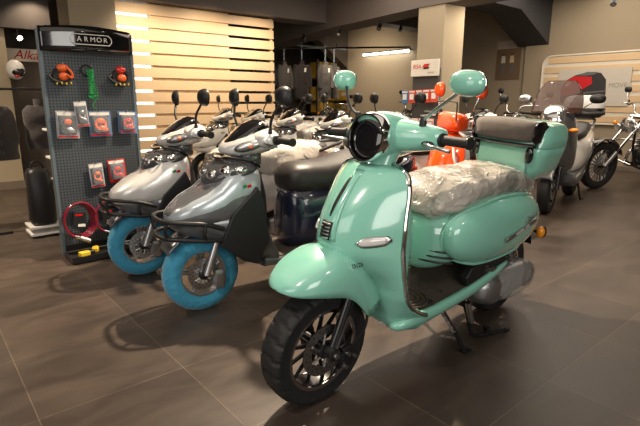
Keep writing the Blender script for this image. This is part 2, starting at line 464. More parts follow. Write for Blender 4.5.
MB().tube(edge+top+[(x, -y, z) for x, y, z in edge[::-1]], .0085, 8, sm=2).build('chrome_edge_trim', chrome, T)
# centre ridge with slot and grille
def tie(u, v):
    z = lerp(.655, .905, u); w = lerp(.040, .026, u); y = w*(2*v-1)
    return (shx(y, z)+.012*(1-abs(2*v-1)**4)*min(1, u*8, (1-u)*8+.2), y, z)
ti = MB().grid(tie, 16, 8).build('centre_ridge', mint, leg, solid=.01)
def slot(u, v):
    z = lerp(.745, .885, u); w = .0075*math.sin(PI*min(.999, max(.02, u)))**.4; y = w*(2*v-1)
    return (shx(0, z)+.0145, y, z)
MB().grid(slot, 14, 3).build('centre_slot', black, leg, solid=.004)
def gpatch(u, v):
    z = lerp(.663, .728, u); y = .024*(2*v-1)
    return (shx(0, z)+.016, y, z)
gr = MB().grid(gpatch, 6, 3).build('horn_grille', black, leg, solid=.005)
for k in range(5):
    z = .670+.0125*k
    MB().tube([(shx(0, z)+.016, -.021, z), (shx(0, z)+.021, 0, z), (shx(0, z)+.016, .021, z)], .0028, 6, sm=2).build('grille_bar', steel, gr)
for s in (1, -1):
    def sig(u, v, s=s, g=.0, k=1.):
        y = lerp(.108, .186, u); c = lerp(.664, .680, u); hh = lerp(.016, .021, math.sin(u*PI))*k*min(1, .35+u*4, .3+(1-u)*5)
        z = c+hh*(2*v-1); y2 = lerp(.147, y, k**.3)
        return (shx(y2, z)+.008+g-.006*abs(2*v-1)**3, s*y2, z)
    b_ = MB().grid(lambda u, v: sig(u, v), 14, 6).build('turn_signal', steel, leg, solid=.008)
    MB().grid(lambda u, v: sig(lerp(.07, .93, u), v, g=.003, k=.72), 14, 6).build('signal_lens', mat('pale_lens', (.62, .60, .58), .12, coat=1.), b_, solid=.004)
# inner panel and neck
MB().hullx([(.93, .40, .62, .10), (.965, .36, .80, .15), (1.0, .33, .86, .165), (1.035, .33, .88, .16), (1.05, .35, .86, .15)], p=3.5).build('inner_panel', mint, T)
MB().rings([[Vector((lerp(1.05, 1.00, i/4)+lerp(.055, .06, i/4)*math.cos(t*2*PI/20), lerp(.07, .085, (i/4)**2)*math.sin(t*2*PI/20), lerp(.885, 1.0, i/4))) for t in range(20)] for i in range(5)]).build('steering_neck', mint, T)
# headset
q = MB(); n = 32
rr = []
for x, zc, hw, hh in ((1.085, 1.02, .082, .084), (1.07, 1.022, .089, .088), (1.03, 1.023, .093, .091), (.98, 1.022, .10, .089), (.93, 1.02, .105, .080), (.89, 1.018, .10, .066), (.855, 1.014, .08, .048), (.835, 1.01, .05, .028)):
    rr.append([Vector((x+(0 if x < 1.06 else (.014*math.sin(t*2*PI/n))), hw*math.cos(t*2*PI/n), zc+hh*math.sin(t*2*PI/n))) for t in range(n)])
hs = q.rings(rr).build('headlight_nacelle', mint, T, sharp=70)
MB().hully([(-.215, .945, .985, .985, 1.035), (-.205, .92, 1.01, .965, 1.052), (-.16, .90, 1.035, .965, 1.068), (-.10, .88, 1.05, .965, 1.082), (0, .87, 1.06, .965, 1.092), (.08, .88, 1.055, .968, 1.090), (.15, .90, 1.035, .982, 1.083), (.205, .915, 1.01, .995, 1.076), (.225, .925, .995, 1.003, 1.070), (.235, .945, .975, 1.015, 1.055)], 28, 2.6).build('handlebar_cowl', mint, T, sharp=70)
def ringx(x, r, n=48, tilt=.17): return [Vector((x+r*math.sin(t*2*PI/n)*tilt*-1, r*math.cos(t*2*PI/n), 1.02+r*math.sin(t*2*PI/n))) for t in range(n)]
bz = MB().rings([ringx(1.071, .086), ringx(1.082, .092), ringx(1.106, .091), ringx(1.118, .086), ringx(1.118, .080), ringx(1.101, .077)], cap=False).build('headlight_bezel', chrome, hs, solid=.002)
MB().rings([ringx(1.096, .081), ringx(1.101, .077), ringx(1.108, .063), ringx(1.113, .042), ringx(1.115, .012)]).build('headlight_lens', glassb, hs)
MB().lathe([(.052, 0), (.052, .003), (.048, .003), (.048, 0)], (1.110, 0, 1.02), 'X', 32).build('lens_ring', blackm, hs)
MB().box((1.111, -.035, .990), (.006, .006, .014)).build('lens_light', redl, hs)
MB().cyl((1.085, 0, .932), (1.093, 0, .912), .012, n=12).build('lock_screw', chrome, hs)
for s in (1, -1):
    dz = 0 if s > 0 else -.035; ge = .345 if s > 0 else .325
    MB().cyl((.965, s*.215, 1.034+dz), (.972, s*.24, 1.036+dz), .024, n=16).build('switch_gear', black, T, bev=.003)
    g_ = MB().cyl((.972, s*.24, 1.036+dz), (.985, s*ge, 1.040+dz*1.3), .0175, n=18).build('grip', rubber, T)
    MB().cyl((.985, s*ge, 1.040+dz*1.3), (.987, s*(ge+.011), 1.041+dz*1.3), .0215, n=18).build('grip_end', black, g_, bev=.003)
    MB().tube([(1.005, s*.18, 1.018+dz), (1.03, s*.21, 1.018+dz), (1.045, s*.27, 1.016+dz), (1.04, s*.315, 1.012+dz)], lambda t: .0055+.002*t, 10).build('brake_lever', steel, T)
    MB().ell((.995, s*.19, 1.02+dz), (.026, .03, .014)).build('lever_mount', black, T)
mirror(T, (.995, .16, 1.075), (1.015, .23, 1.145), (1.045, .347, 1.232), mint, .064, .040, R(0), stem=steel)
mirror(T, (.99, -.165, 1.058), (.965, -.245, 1.115), (.895, -.352, 1.208), mint, .050, .042, R(50), stem=blackm)
# floor board
SKT = [(1.045, .272, .300, .170), (1.01, .266, .315, .192), (.96, .266, .330, .203), (.93, .268, .334, .207), (.85, .272, .332, .209), (.76, .278, .336, .209), (.65, .285, .344, .208), (.55, .292, .356, .206), (.45, .305, .37, .204), (.37, .328, .384, .202), (.30, .365, .398, .20), (.235, .396, .408, .198)]
for s in (1, -1):
    q = MB()
    q.rings([[Vector((x, s*(w-.055), zb+.004)), Vector((x, s*(w-.012), zb)), Vector((x, s*w, (zb+zt)/2)), Vector((x, s*(w-.004), zt)), Vector((x, s*(w-.022), zt+.002)), Vector((x, s*(w-.045), zt-.006))] for x, zb, zt, w in SKT])
    q.build('floor_side_skirt', mint, T, subd=1)
MB().rings([[Vector((x, -w, zb)), Vector((x, w, zb)), Vector((x, w, zt)), Vector((x, w*.5, zt+.008)), Vector((x, 0, zt+.012)), Vector((x, -w*.5, zt+.008)), Vector((x, -w, zt))] for x, zb, zt, w in
            ((.985, .30, .34, .17), (.95, .296, .325, .182), (.85, .298, .322, .187), (.74, .305, .324, .187), (.62, .32, .338, .186), (.52, .335, .37, .184), (.42, .355, .42, .182), (.33, .38, .445, .178))]).build('foot_mat', rubmat, T)
q = MB()
for k in range(3):
    q.lathe([(.045+.022*k, .326), (.05+.022*k, .326), (.05+.022*k, .333), (.045+.022*k, .333)], (.86, .07, 0.004), 'Z', 28)
q.build('mat_ridges', rubmat, T)
for x, y in ((.93, .14), (.80, .15), (.68, .12), (.93, -.14), (.80, -.15)):
    MB().spin([(.002, .322), (.014, .322), (.012, .336), (.002, .337)], (x, y, 0), 'Z', 12).build('mat_screw', black, T)
for s in (1, -1):
    MB().prism([(.585, .355), (.27, .408), (.265, .43), (.33, .462), (.42, .462), (.56, .44), (.60, .40)], lambda u, v, d, s=s: Vector((u, s*d, v)), .155, .190).build('tunnel_side_panel', black, T, bev=.004)
text('Torino', 'side_badge', .045, steel, T, (.405, .1925, .400), (R(90), R(12), R(180)), .0012, .25)
# rear body
RB = [(.812, .50, .60, .05), (.80, .46, .655, .09), (.775, .44, .69, .125), (.73, .432, .705, .155), (.66, .436, .72, .178), (.55, .442, .735, .196), (.42, .447, .745, .206), (.28, .452, .742, .208), (.14, .468, .735, .198), (.03, .50, .722, .172), (-.06, .545, .71, .135), (-.115, .585, .69, .09), (-.135, .61, .67, .04)]
body = MB().hullx(RB, 40, 2.5).build('rear_body', mint, T, sharp=80)
for s in (1, -1):
    MB().ell((.370, s*.150, .597), (.385, .098, .150), Euler((0, R(0), 0)), 40, 20, .85).build('side_panel', mint, T, sharp=80)
    q = MB(); pts = []
    for k in range(40):
        a = k*2*PI/40
        pts.append((.370+.385*sp(math.cos(a), .88), s*.168, .597+.150*sp(math.sin(a), .88)))
    MB().tube([(x, s*(.190 if abs(x-.375) < .2 else .190-(abs(x-.375)-.2)*.30), z) for x, y, z in pts], .007, 8, sm=0, closed=True).build('panel_lip', mint, T)
    for k in range(3):
        z = .500+.024*k
        MB().tube([(.800-.004*k, s*.07, z), (.782, s*.108, z-.003), (.745, s*.148, z-.008), (.70, s*.170, z-.014)], .0048, 6).build('air_vent', black, T)
# badges on the side panel
for s in (1,):
    b_ = MB().box((.29, s*.2500, .590), (.285, .014, .020), Euler((R(2), R(10), R(2.6)))).build('side_emblem', steel, T, bev=.002)
    text('ROSSA 125', 'emblem_lettering', .017, whitep, T, (.29, .2580, .590), (R(88), R(-10), R(182.6)), .0006, 0, 1.6)
    text('Classic', 'side_script', .040, steel, T, (.205, .2490, .636), (R(80), R(-13), R(184)), .002, .3)
# seat and wrapping
SE = [(.80, .70, .735, .06), (.785, .685, .755, .10), (.74, .68, .79, .125), (.66, .69, .825, .14), (.55, .705, .832, .148), (.42, .715, .835, .150), (.28, .715, .832, .150), (.14, .71, .825, .145), (.03, .705, .80, .13), (-.04, .70, .77, .10), (-.07, .70, .74, .06)]
MB().hullx(SE, 28, 3).build('seat', vinyl, T, sharp=80)
rnd = random.Random(3)
q = MB(); rr = []; n = 72
from mathutils import noise as NZ
for i in range(61):
    x = lerp(.825, -.10, i/60)
    zb, zt, w = curve([(a, b, c, d) for a, b, c, d in SE[::-1]], x)
    k = min(1, (i+1)/4, (61-i)/4)
    zb -= .018*k; zt += .022*k; w += .022*k
    ring = []
    for t in range(n):
        a = t*2*PI/n
        p = Vector((x, w*sp(math.cos(a), .72), (zb+zt)/2+(zt-zb)/2*sp(math.sin(a), .8)))
        f = NZ.noise(p*9)*.012+abs(NZ.noise(Vector((p.x*16+p.z*9, p.y*30, p.z*22))))*.012*-1+NZ.noise(p*40)*.004
        f += .012*math.exp(-((x-.50)/.03)**2)*0
        ring.append(p+Vector((0, math.cos(a), math.sin(a)))*f)
    rr.append(ring)
MB().rings(rr).build('seat_wrapping', wrapc, T, sharp=80)
# top case
MB().hullz([(.775, -.045, 0, .11, .13), (.785, -.045, 0, .125, .155), (.83, -.045, 0, .145, .182), (.90, -.045, 0, .158, .198), (.934, -.045, 0, .162, .204), (.938, -.045, 0, .158, .200)], 48, 4.2).build('top_case_base', mint, T, sharp=60)
MB().hullz([(.938, -.045, .004, .158, .200), (.942, -.045, .004, .164, .204), (.98, -.047, .004, .160, .203), (1.02, -.052, .004, .152, .196), (1.045, -.058, .004, .134, .178), (1.056, -.06, .004, .10, .145), (1.060, -.06, 0, .05, .08)], 48, 4.2).build('top_case_lid', mint, T, sharp=60)
MB().hullz([(.934, -.045, 0, .160, .202), (.9425, -.045, 0, .160, .202)], 48, 4.2).build('case_seam', mat('mint_shadow_gap', (.10, .28, .23), .5), T)
MB().box((.112, 0, .865), (.012, .26, .10)).build('case_front_panel', mintin, T, bev=.012, seg=3)
for y in (-.155, .155):
    l_ = MB().ell((.120, y*.93, .905), (.016, .019, .040), p=.8).build('case_latch', blackg, T)
    MB().box((.136, y*.93, .905), (.006, .012, .036)).build('latch_key', blackm, l_, bev=.002)
cu = MB().hully([(-.165, .045, .115, .99, 1.035), (-.158, .03, .14, .968, 1.056), (-.11, .015, .154, .960, 1.066), (0, .01, .158, .957, 1.070), (.115, .015, .154, .960, 1.066), (.16, .03, .14, .968, 1.056), (.167, .045, .115, .99, 1.035)], 28, 3).build('backrest_cushion', cushion, T, sharp=70)
for s in (1, -1):
    MB().hully([(s*.157, .02, .144, .960, 1.060), (s*.166, .018, .148, .953, 1.065), (s*.178, .03, .133, .968, 1.052)], 28, 3).build('cushion_end', blackg, cu)
MB().hully([(-.17, .06, .15, .943, .958), (0, .06, .163, .940, .956), (.17, .06, .15, .943, .958)], 16, 3).build('cushion_base', blackg, cu)
for s in (1, -1):
    MB().tube([(.20, s*.10, .73), (.08, s*.11, .765), (-.12, s*.10, .772), (-.2, s*.05, .772)], .011, 10).build('rear_rack', whitep, T)
MB().box((-.05, 0, .768), (.22, .18, .016)).build('rack_plate', black, T, bev=.006)
# rear: fender, tail, plate
MB().hullx([(.20, .34, .47, .10), (.10, .36, .52, .135), (0, .40, .56, .13), (-.10, .43, .60, .10), (-.17, .44, .60, .07), (-.20, .46, .56, .05)], 24, 3).build('rear_fender', black, T, sharp=70)
MB().hully([(-.07, -.155, -.125, .60, .66), (0, -.165, -.12, .595, .668), (.07, -.155, -.125, .60, .66)], 16).build('tail_light', redl, T)
for s in (1, -1):
    MB().tube([(-.03, s*.12, .52), (-.015, s*.17, .515), (0, s*.195, .513)], .011, 8).build('signal_stalk', black, T)
    a_ = MB().ell((-.005, s*.213, .513), (.024, .022, .030)).build('rear_signal', amber, T)
    MB().ell((-.018, s*.213, .513), (.022, .024, .033)).build('signal_shell', black, a_)
MB().box((-.205, 0, .42), (.005, .16, .12), Euler((0, R(20), 0))).build('plate_holder', black, T, bev=.004)
# engine, transmission under film
MB().hullx([(.42, .22, .30, .05, .10), (.37, .19, .33, .08, .11), (.30, .17, .34, .085, .115), (.2, .17, .34, .07, .12), (.08, .185, .34, .055, .135), (-.04, .195, .335, .05, .14), (-.09, .23, .30, .03, .14)], 24, 2.8).build('engine_case', alu, T, sharp=60)
en = MB().spin([(.01, .10), (.068, .10), (.072, .17), (.06, .19), (.045, .196), (.03, .188), (.01, .188)], (-.01, 0, .268), 'Y', 28).build('clutch_cover', blackm, T)
MB().spin([(.01, .15), (.055, .15), (.058, .182), (.045, .196), (.01, .196)], (.27, 0, .255), 'Y', 24).build('fan_cover', alu, T)
MB().hully([(-.10, .24, .42, .18, .36), (0, .22, .46, .15, .40), (.06, .24, .42, .18, .36)], 16, 3).build('engine_block', blackm, T)
rr = []
for i in range(21):
    x = lerp(.34, -.115, i/20); k = math.sin(PI*min(1, max(0.02, i/20)))**.35
    ring = []
    for t in range(36):
        a = t*2*PI/36
        p = Vector((x, .145+.075*k*sp(math.cos(a), .8), .262+.092*k*sp(math.sin(a), .8)))
        ring.append(p+Vector((0, math.cos(a), math.sin(a)))*(NZ.noise(p*30)*.010))
    rr.append(ring)
MB().rings(rr).build('engine_wrapping', wrape, T, sharp=80)
q = MB().cyl((.05, .12, .30), (.13, .12, .47), .012, n=12)
pts = []
for k in range(60):
    t = k/59; c = Vector((.06, .12, .32)).lerp(Vector((.125, .12, .46)), t); a = t*2*PI*7
    pts.append(c+Vector((.024*math.cos(a), .024*math.sin(a), 0)))
q.tube(pts, .005, 6, sm=0); q.build('rear_shock', steel, T)
MB().tube([(.35, -.10, .2), (.25, -.14, .19), (.1, -.16, .24)], .02, 10).build('exhaust_pipe', blackm, T)
MB().cyl((.12, -.17, .245), (-.28, -.175, .31), .055, .05, 24).build('muffler', blackm, T, bev=.008)
# stands
q = MB().tube([(.70, .14, .275), (.685, .15, .245), (.60, .178, .12), (.545, .197, .027)], .0115, 10)
q.box((.535, .20, .0215), (.05, .035, .009), Euler((R(-5), 0, 0)))
q.build('side_stand', blackm, T)
pts = []
for k in range(70):
    t = k/69; c = Vector((.715, .162, .262)).lerp(Vector((.625, .183, .14)), t); a = t*2*PI*13
    pts.append(c+Vector((.008*math.cos(a), .008*math.sin(a), 0)))
MB().tube(pts, .0024, 5, sm=0).build('stand_spring', steel, T)
for s in (1,):
    q = MB().tube([(.50, .11, .27), (.47, .13, .20), (.425, .155, .065), (.40, .16, .045), (.34, .18, .03), (.22, .225, .036)], .0115, 10)
    q.box((.215, .228, .036), (.035, .02, .018)); q.box((.33, .185, .055), (.015, .03, .05), Euler((0, .5, 0)))
    q.build('centre_stand', blackm, T)
MB().tube([(.50, -.11, .27), (.47, -.13, .20), (.425, -.155, .075), (.36, -.17, .07)], .0115, 10).build('centre_stand', blackm, T)
MB().cyl((.48, -.13, .21), (.48, .13, .21), .011, n=10).build('stand_crossbar', blackm, T)
MB().cyl((.455, .165, .13), (.49, .15, .235), .013, n=12).build('stand_damper', steel, T)
MB().hullx([(.95, .28, .31, .08), (.9, .25, .31, .11), (.7, .24, .32, .12), (.5, .25, .36, .12), (.42, .28, .38, .1)], 16, 3).build('frame_underside', black, T)
# ------------------------------------------------------------------ step-through scooters of the row behind
def step_scooter(label, loc, rotz, paint, lower, body, cover=None, group=None, rack=True, seatm=vinyl, headm=None, detail=True, visor=True, mirrors=True, wrap=False, name='scooter', hood=None):
    T = thing(name, label, 'scooter', loc, (0, 0, rotz), group)
    headm = headm or paint
    wheel(T, (1.25, 0, .212), .212, .10, .135, rimmat=alu, ringmat=steel, spokes=5, disc=.09, cover=cover, tread=False, detail=detail)
    wheel(T, (0, 0, .212), .212, .11, .135, rimmat=alu, ringmat=None, spokes=5, disc=0, tread=False, detail=False)
    for s in (1, -1):
        MB().cyl((1.245, s*.075, .21), (1.15, s*.07, .46), .019, .022, 14).build('fork_leg', steel if s > 0 else alu, T)
    MB().hullx([(1.215, .16, .20, .008, .08), (1.20, .13, .24, .02, .085), (1.16, .12, .24, .02, .085), (1.14, .15, .22, .008, .08)], 16, 3).build('brake_caliper', alu, T)
    # fender close above the wheel
    def fd(u, v):
        a = lerp(R(35), R(150), u); rr = .235 if not cover else .245
        return (1.25+rr*math.cos(a), .075*math.cos(PI*v), .212+rr*math.sin(a)+.02*math.sin(PI*v)**.6)
    MB().grid(fd, 20, 10).build('front_fender', lower, T, solid=.005, sharp=80)
    # apron: paint nose over darker lower part
    NU = [(1.425, .520, .560, .045), (1.41, .505, .585, .085), (1.37, .495, .615, .125), (1.32, .49, .652, .155), (1.24, .485, .690, .175), (1.17, .48, .740, .186), (1.12, .48, .800, .192), (1.08, .48, .828, .198), (1.01, .485, .838, .198), (.96, .52, .825, .185), (.935, .57, .79, .15)]
    q = MB().hullx(NU, 36, 3.0)
    if hood:
        q.bm.faces.ensure_lookup_table()
        for i, f in enumerate(q.bm.faces):
            if i < 36*(len(NU)-1) and 5 <= i % 36 <= 12: f.material_index = 1
            if i < 36*(len(NU)-1) and 18 <= i % 36: f.material_index = 1
    ap = q.build('front_apron', [paint, hood or paint], T, sharp=80)
    LO = [(1.40, .485, .535, .06), (1.36, .45, .56, .095), (1.28, .43, .56, .14), (1.18, .39, .58, .175), (1.08, .31, .60, .196), (1.0, .25, .60, .208), (.93, .235, .55, .210), (.89, .24, .40, .205), (.86, .245, .33, .2)]
    MB().hullx(LO, 32, 3.2).build('lower_fairing', lower, T, sharp=80)
    for s in (1, -1):
        MB().prism([(1.20, .40), (1.13, .56), (.99, .70), (.955, .62), (.93, .40), (1.0, .27), (1.08, .30)], lambda u, v, d, s=s: Vector((u, s*(d-(u-1.0)*.14), v)), .18, .219).build('side_intake', black, T, bev=.006)
    MB().hullx([(.90, .28, .70, .14), (.93, .27, .80, .165), (.96, .27, .815, .17)], 24, 4).build('inner_panel', black, T, sharp=60)
    # headlight unit across the nose
    HL = [(1.215, .700, .722, .025), (1.20, .692, .752, .075), (1.165, .690, .796, .125), (1.11, .700, .830, .165), (1.05, .722, .842, .190), (1.0, .748, .842, .196), (.97, .77, .83, .18)]
    h_l = MB().hullx(HL, 32, 2.6).build('headlight', mat('reflector_grey', (.05, .05, .055), .2, .8), T, sharp=70)
    q = MB()
    for s in (1, -1):
        q.ell((1.172, s*.05, .755), (.032, .044, .034)); q.ell((1.125, s*.120, .780), (.035, .044, .034)); q.ell((1.06, s*.172, .79), (.04, .025, .026))
    q.build('reflector', chrome, h_l)
    MB().hullx([(x+(.012 if x > 1.1 else 0), zb-.006, z1+.004, w+.007) for x, zb, z1, w in HL], 32, 2.6).build('headlight_glass', glassc, h_l, sharp=70)
    MB().tube([(.965, -.197, .80), (1.03, -.185, .840), (1.10, -.12, .850), (1.135, 0, .840), (1.10, .12, .850), (1.03, .185, .840), (.965, .197, .80)], .008, 8).build('headlight_brow', blackg, h_l)
    for s in (1, -1):
        q = MB()
        for k, c in enumerate((-.022, .022)):
            x, y = 1.17+c*1.1, s*.1795
        for k in range(2):
            MB().box((1.03+.026*k, s*.1985, .705+.001*k), (.022, .002, .016), Euler((R(s*-4), R(20), 0))).build('side_decal', redl if k == 0 else mat('green_decal', (.02, .25, .1), .3), T)
    # neck and handlebar cowl
    MB().hullx([(.88, .78, .90, .05), (.92, .78, .90, .075), (.98, .79, .90, .07), (1.02, .81, .89, .04)], 20, 2.6).build('steering_neck', greyd, T)
    MB().hullx([(1.105, .872, .892, .025), (1.08, .856, .918, .075), (1.03, .846, .950, .125), (.97, .848, .978, .165), (.91, .856, .998, .19), (.86, .868, 1.004, .195), (.82, .885, .99, .16), (.80, .90, .97, .10)], 32, 2.6).build('handlebar_cowl', headm, T, sharp=70)
    for s in (1, -1):
        MB().hully([(s*.12, .84, .97, .885, .985), (s*.19, .845, .965, .900, .978), (s*.228, .85, .945, .912, .970), (s*.238, .87, .92, .925, .958)], 24, 2.5).build('bar_shroud', headm, T, sharp=70)
    if visor:
        MB().hullx([(1.082, .895, .915, .025), (1.05, .905, .942, .065), (1.0, .92, .982, .10), (.95, .94, 1.020, .115), (.90, .95, 1.046, .115), (.86, .96, 1.044, .10), (.83, .97, 1.01, .07)], 28, 2.3).build('visor', blackg, T, sharp=70)
    for s in (1, -1):
        i_ = MB().ell((1.005, s*.142, .908), (.078, .024, .027), Euler((0, R(14), R(s*-34)))).build('turn_signal', steel, T)
        MB().ell((1.010, s*.147, .909), (.062, .022, .020), Euler((0, R(14), R(s*-34)))).build('signal_lens', glassc, i_)
        MB().ell((1.000, s*.168, .910), (.016, .010, .012)).build('signal_bulb', mat('signal_bulb', (.9, .25, .12), .3), i_)
        MB().cyl((.885, s*.225, .942), (.88, s*.255, .942), .026, n=14).build('switch_gear', black, T, bev=.003)
        g_ = MB().cyl((.88, s*.255, .942), (.865, s*.365, .938), .0175, n=14).build('grip', rubber, T)
        MB().cyl((.865, s*.365, .938), (.864, s*.375, .938), .022, n=14).build('grip_end', black, g_)
        MB().tube([(.92, s*.20, .935), (.95, s*.23, .93), (.955, s*.30, .922), (.94, s*.345, .918)], .006, 8).build('brake_lever', steel, T)
        if mirrors:
            mirror(T, (.90, s*.20, .965), (.905, s*.235, 1.06), (.875, s*.295, 1.165), black, .060, .052, R(s*8), stem=black, rim=black, sr=.0075)
    # floor
    MB().hullx([(.95, .235, .30, .205), (.85, .235, .282, .207), (.70, .238, .275, .206), (.58, .245, .285, .20), (.50, .26, .31, .18), (.44, .28, .33, .15)], 32, 6).build('floor_board', lower, T, sharp=60)
    MB().hullx([(.93, .272, .300, .16), (.85, .272, .290, .18), (.70, .268, .284, .18), (.60, .27, .295, .17), (.56, .28, .33, .14)], 28, 6).build('foot_mat', rubmat, T, sharp=60)
    # body under the seat
    MB().hullx([(.735, .30, .60, .06), (.72, .275, .635, .11), (.67, .27, .66, .145), (.58, .275, .675, .165), (.42, .30, .69, .172), (.26, .35, .70, .172), (.10, .42, .72, .165), (-.06, .50, .745, .148), (-.20, .58, .765, .118), (-.30, .655, .775, .08), (-.335, .69, .765, .04)], 36, 3).build('rear_body', body, T, sharp=70)
    MB().hullx([(-.20, .60, .70, .10), (-.30, .635, .70, .09), (-.345, .66, .70, .06)], 20, 3).build('tail_light', redl, T)
    MB().hullx([(.735, .655, .72, .06), (.715, .625, .76, .11), (.665, .605, .785, .145), (.58, .598, .79, .165), (.48, .598, .785, .172), (.36, .605, .80, .174), (.30, .615, .822, .172), (.20, .64, .838, .165), (.05, .70, .835, .142), (-.08, .71, .835, .13), (-.17, .73, .825, .10), (-.20, .75, .80, .05)], 32, 2.8).build('seat', seatm, T, sharp=80)
    MB().tube([(-.05, .15, .77), (-.2, .14, .81), (-.30, .09, .825), (-.32, 0, .83), (-.30, -.09, .825), (-.2, -.14, .81), (-.05, -.15, .77)], .013, 10).build('grab_rail', black, T)
    # mechanics
    MB().hullx([(.36, .17, .29, .04, .10), (.28, .14, .31, .07, .11), (.1, .15, .30, .05, .12), (-.04, .17, .29, .04, .12), (-.09, .2, .27, .02, .12)], 20, 3).build('engine_case', alu, T)
    MB().hully([(-.10, .20, .42, .18, .36), (0, .18, .46, .15, .42), (.06, .2, .42, .18, .36)], 16, 3).build('engine_block', blackm, T)
    for s in (1, -1): MB().cyl((.02, s*.12, .28), (.08, s*.12, .48), .022, n=12).build('rear_shock', steel, T)
    MB().cyl((.14, -.15, .23), (-.25, -.155, .29), .05, .045, 18).build('muffler', steel, T, bev=.006)
    MB().tube([(.35, -.08, .2), (.25, -.12, .18), (.12, -.15, .23)], .018, 8).build('exhaust_pipe', steel, T)
    MB().hullx([(.10, .30, .42, .06), (0, .34, .46, .065), (-.15, .36, .5, .06), (-.25, .33, .5, .04)], 16, 3).build('rear_fender', black, T)
    q = MB(); q.tube([(.40, .09, .24), (.36, .14, .12), (.33, .17, .012), (.26, .19, .012)], .012, 8); q.tube([(.40, -.09, .24), (.36, -.14, .12), (.33, -.17, .012), (.26, -.19, .012)], .012, 8)
    q.cyl((.37, -.13, .15), (.37, .13, .15), .010, n=8)
    q.build('centre_stand', blackm, T)
    if rack:
        up = [(1.18, .192, .490), (1.28, .192, .528), (1.38, .165, .542), (1.455, .11, .548), (1.475, 0, .548)]
        lo = [(1.18, .185, .430), (1.28, .185, .440), (1.38, .155, .452), (1.455, .10, .458), (1.475, 0, .458)]
        rk = MB()
        for L in (up, lo): rk.tube(L+[(x, -y, z) for x, y, z in L[:-1][::-1]], .012, 10)
        for s in (1, -1):
            rk.tube([(1.45, s*.112, .548), (1.465, s*.108, .50), (1.45, s*.102, .457)], .010, 8)
            rk.tube([(1.28, s*.192, .527), (1.29, s*.195, .48), (1.28, s*.185, .440)], .010, 8)
            rk.tube([(1.40, s*.165, .545), (1.30, s*.13, .61), (1.22, s*.10, .66)], .009, 8) if False else None
        rk.build('crash_bar', black, T)
    return T
SA = step_scooter('silver white scooter with blue covered front wheel, beside the accessory display', (-.136, 3.827, 0), R(212), silver, greyd, silver, cover=bluec, group='silver scooters with blue wheel covers')
SB = step_scooter('blue grey scooter with blue covered front wheel and navy seat body', (.37, 3.30, 0), R(214), silverb, greyd, navy, cover=bluec, group='silver scooters with blue wheel covers', headm=silver, hood=mat('dark_silver_paint', (.19, .195, .21), .26, .5, coat=1.))

def film(parent, x0, x1, w, z0, z1, m, seed):
    q = []; n = 40
    for i in range(31):
        x = lerp(x0, x1, i/30); k = math.sin(PI*min(.97, max(.03, i/30)))**.3
        ring = []
        for t in range(n):
            a = t*2*PI/n
            p = Vector((x, w*k*sp(math.cos(a), .7), (z0+z1)/2+(z1-z0)/2*k*sp(math.sin(a), .8)))
            ring.append(p+Vector((0, math.cos(a), math.sin(a)))*(NZ.noise(p*14+Vector((seed, 0, 0)))*.022))
        q.append(ring)
    return MB().rings(q).build('seat_wrapping', m, parent, sharp=80)
film(SA, .76, -.24, .195, .59, .865, wrap_mat('pale_wrapping_film', (.55, .52, .47), .8, .2, 7.), 4)
# ------------------------------------------------------------------ white scooters in the second and third rows
plastic = wrap_mat('grey_wrapping_film', (.55, .52, .48), .8, .2, 7.)
WS = step_scooter('x', W(4.42, 3.1), R(217), white, white, white, group=None, rack=False, detail=False, headm=white)
WS['label'] = 'white scooter directly behind the round headlight of the mint scooter'; WS['group'] = 'white scooters in the rows behind'
# loose film over its seat
film(WS, .80, -.22, .19, .60, .86, plastic, 1)
rows = [(4.42, 3.85, 215, 'white scooter with wrapped seat, right of the blue grey scooter mirror'),
        (4.42, 4.64, 215, 'white scooter in the middle of the second row behind the navy seat body'),
        (4.42, 5.43, 215, 'white scooter nearest the right end of the slatted wall'),
        (4.42, 6.22, 215, 'white scooter parked close in front of the slatted wall'),
        (6.65, 3.55, 215, 'white scooter behind the orange one, beside the maxi scooter'),
        (6.25, 7.2, 220, 'white scooter far behind, left of the beige column'),
        (6.0, 8.2, 216, 'white scooter far behind, below the hanging jackets')]
for a, b, r, lab in rows:
    dup(WS, W(a, b), R(r), lab, 'white scooters in the rows behind')
# orange scooter
OS = thing('scooter', 'bright orange scooter with white inner shield, seen between mint mirror and top case', 'scooter', W(4.28, 2.42), (-.05, 0, R(222)))
wheel(OS, (1.22, 0, .22), .22, .10, .15, rimmat=alu, ringmat=None, spokes=5, disc=.09, tread=False, detail=False)
wheel(OS, (0, 0, .22), .22, .10, .15, rimmat=alu, ringmat=None, spokes=5, disc=0, tread=False, detail=False)
for s in (1, -1): MB().cyl((1.215, s*.07, .22), (1.12, s*.065, .48), .018, n=12).build('fork_leg', blackm, OS)
MB().grid(lambda u, v: (1.22+.25*math.cos(lerp(R(20), R(160), u)), .08*math.cos(PI*v), .22+.25*math.sin(lerp(R(20), R(160), u))+.03*math.sin(PI*v)**.6), 20, 10).build('front_fender', orange, OS, solid=.006, sharp=80)
OK_ = [(.26, .92, .96, .15), (.34, .98, 1.03, .17), (.45, 1.03, 1.12, .18), (.58, 1.03, 1.16, .175), (.70, 1.01, 1.14, .165), (.80, .99, 1.10, .145), (.87, .97, 1.05, .11), (.90, .96, 1.01, .06)]
def osh(u, v):
    z = lerp(.26, .90, u); xe, xc, w = curve(OK_, z); t = math.sin((2*v-1)*PI/2)
    return (xe+(xc-xe)*(1-abs(t)**1.8), w*t, z)
MB().grid(osh, 28, 20).build('leg_shield', orange, OS, solid=.02, sharp=80)
MB().hullx([(.86, .36, .70, .12), (.90, .32, .82, .15), (.95, .30, .85, .155), (.985, .34, .82, .14)], 24, 4).build('white_inner_shield', whitep, OS, sharp=70)
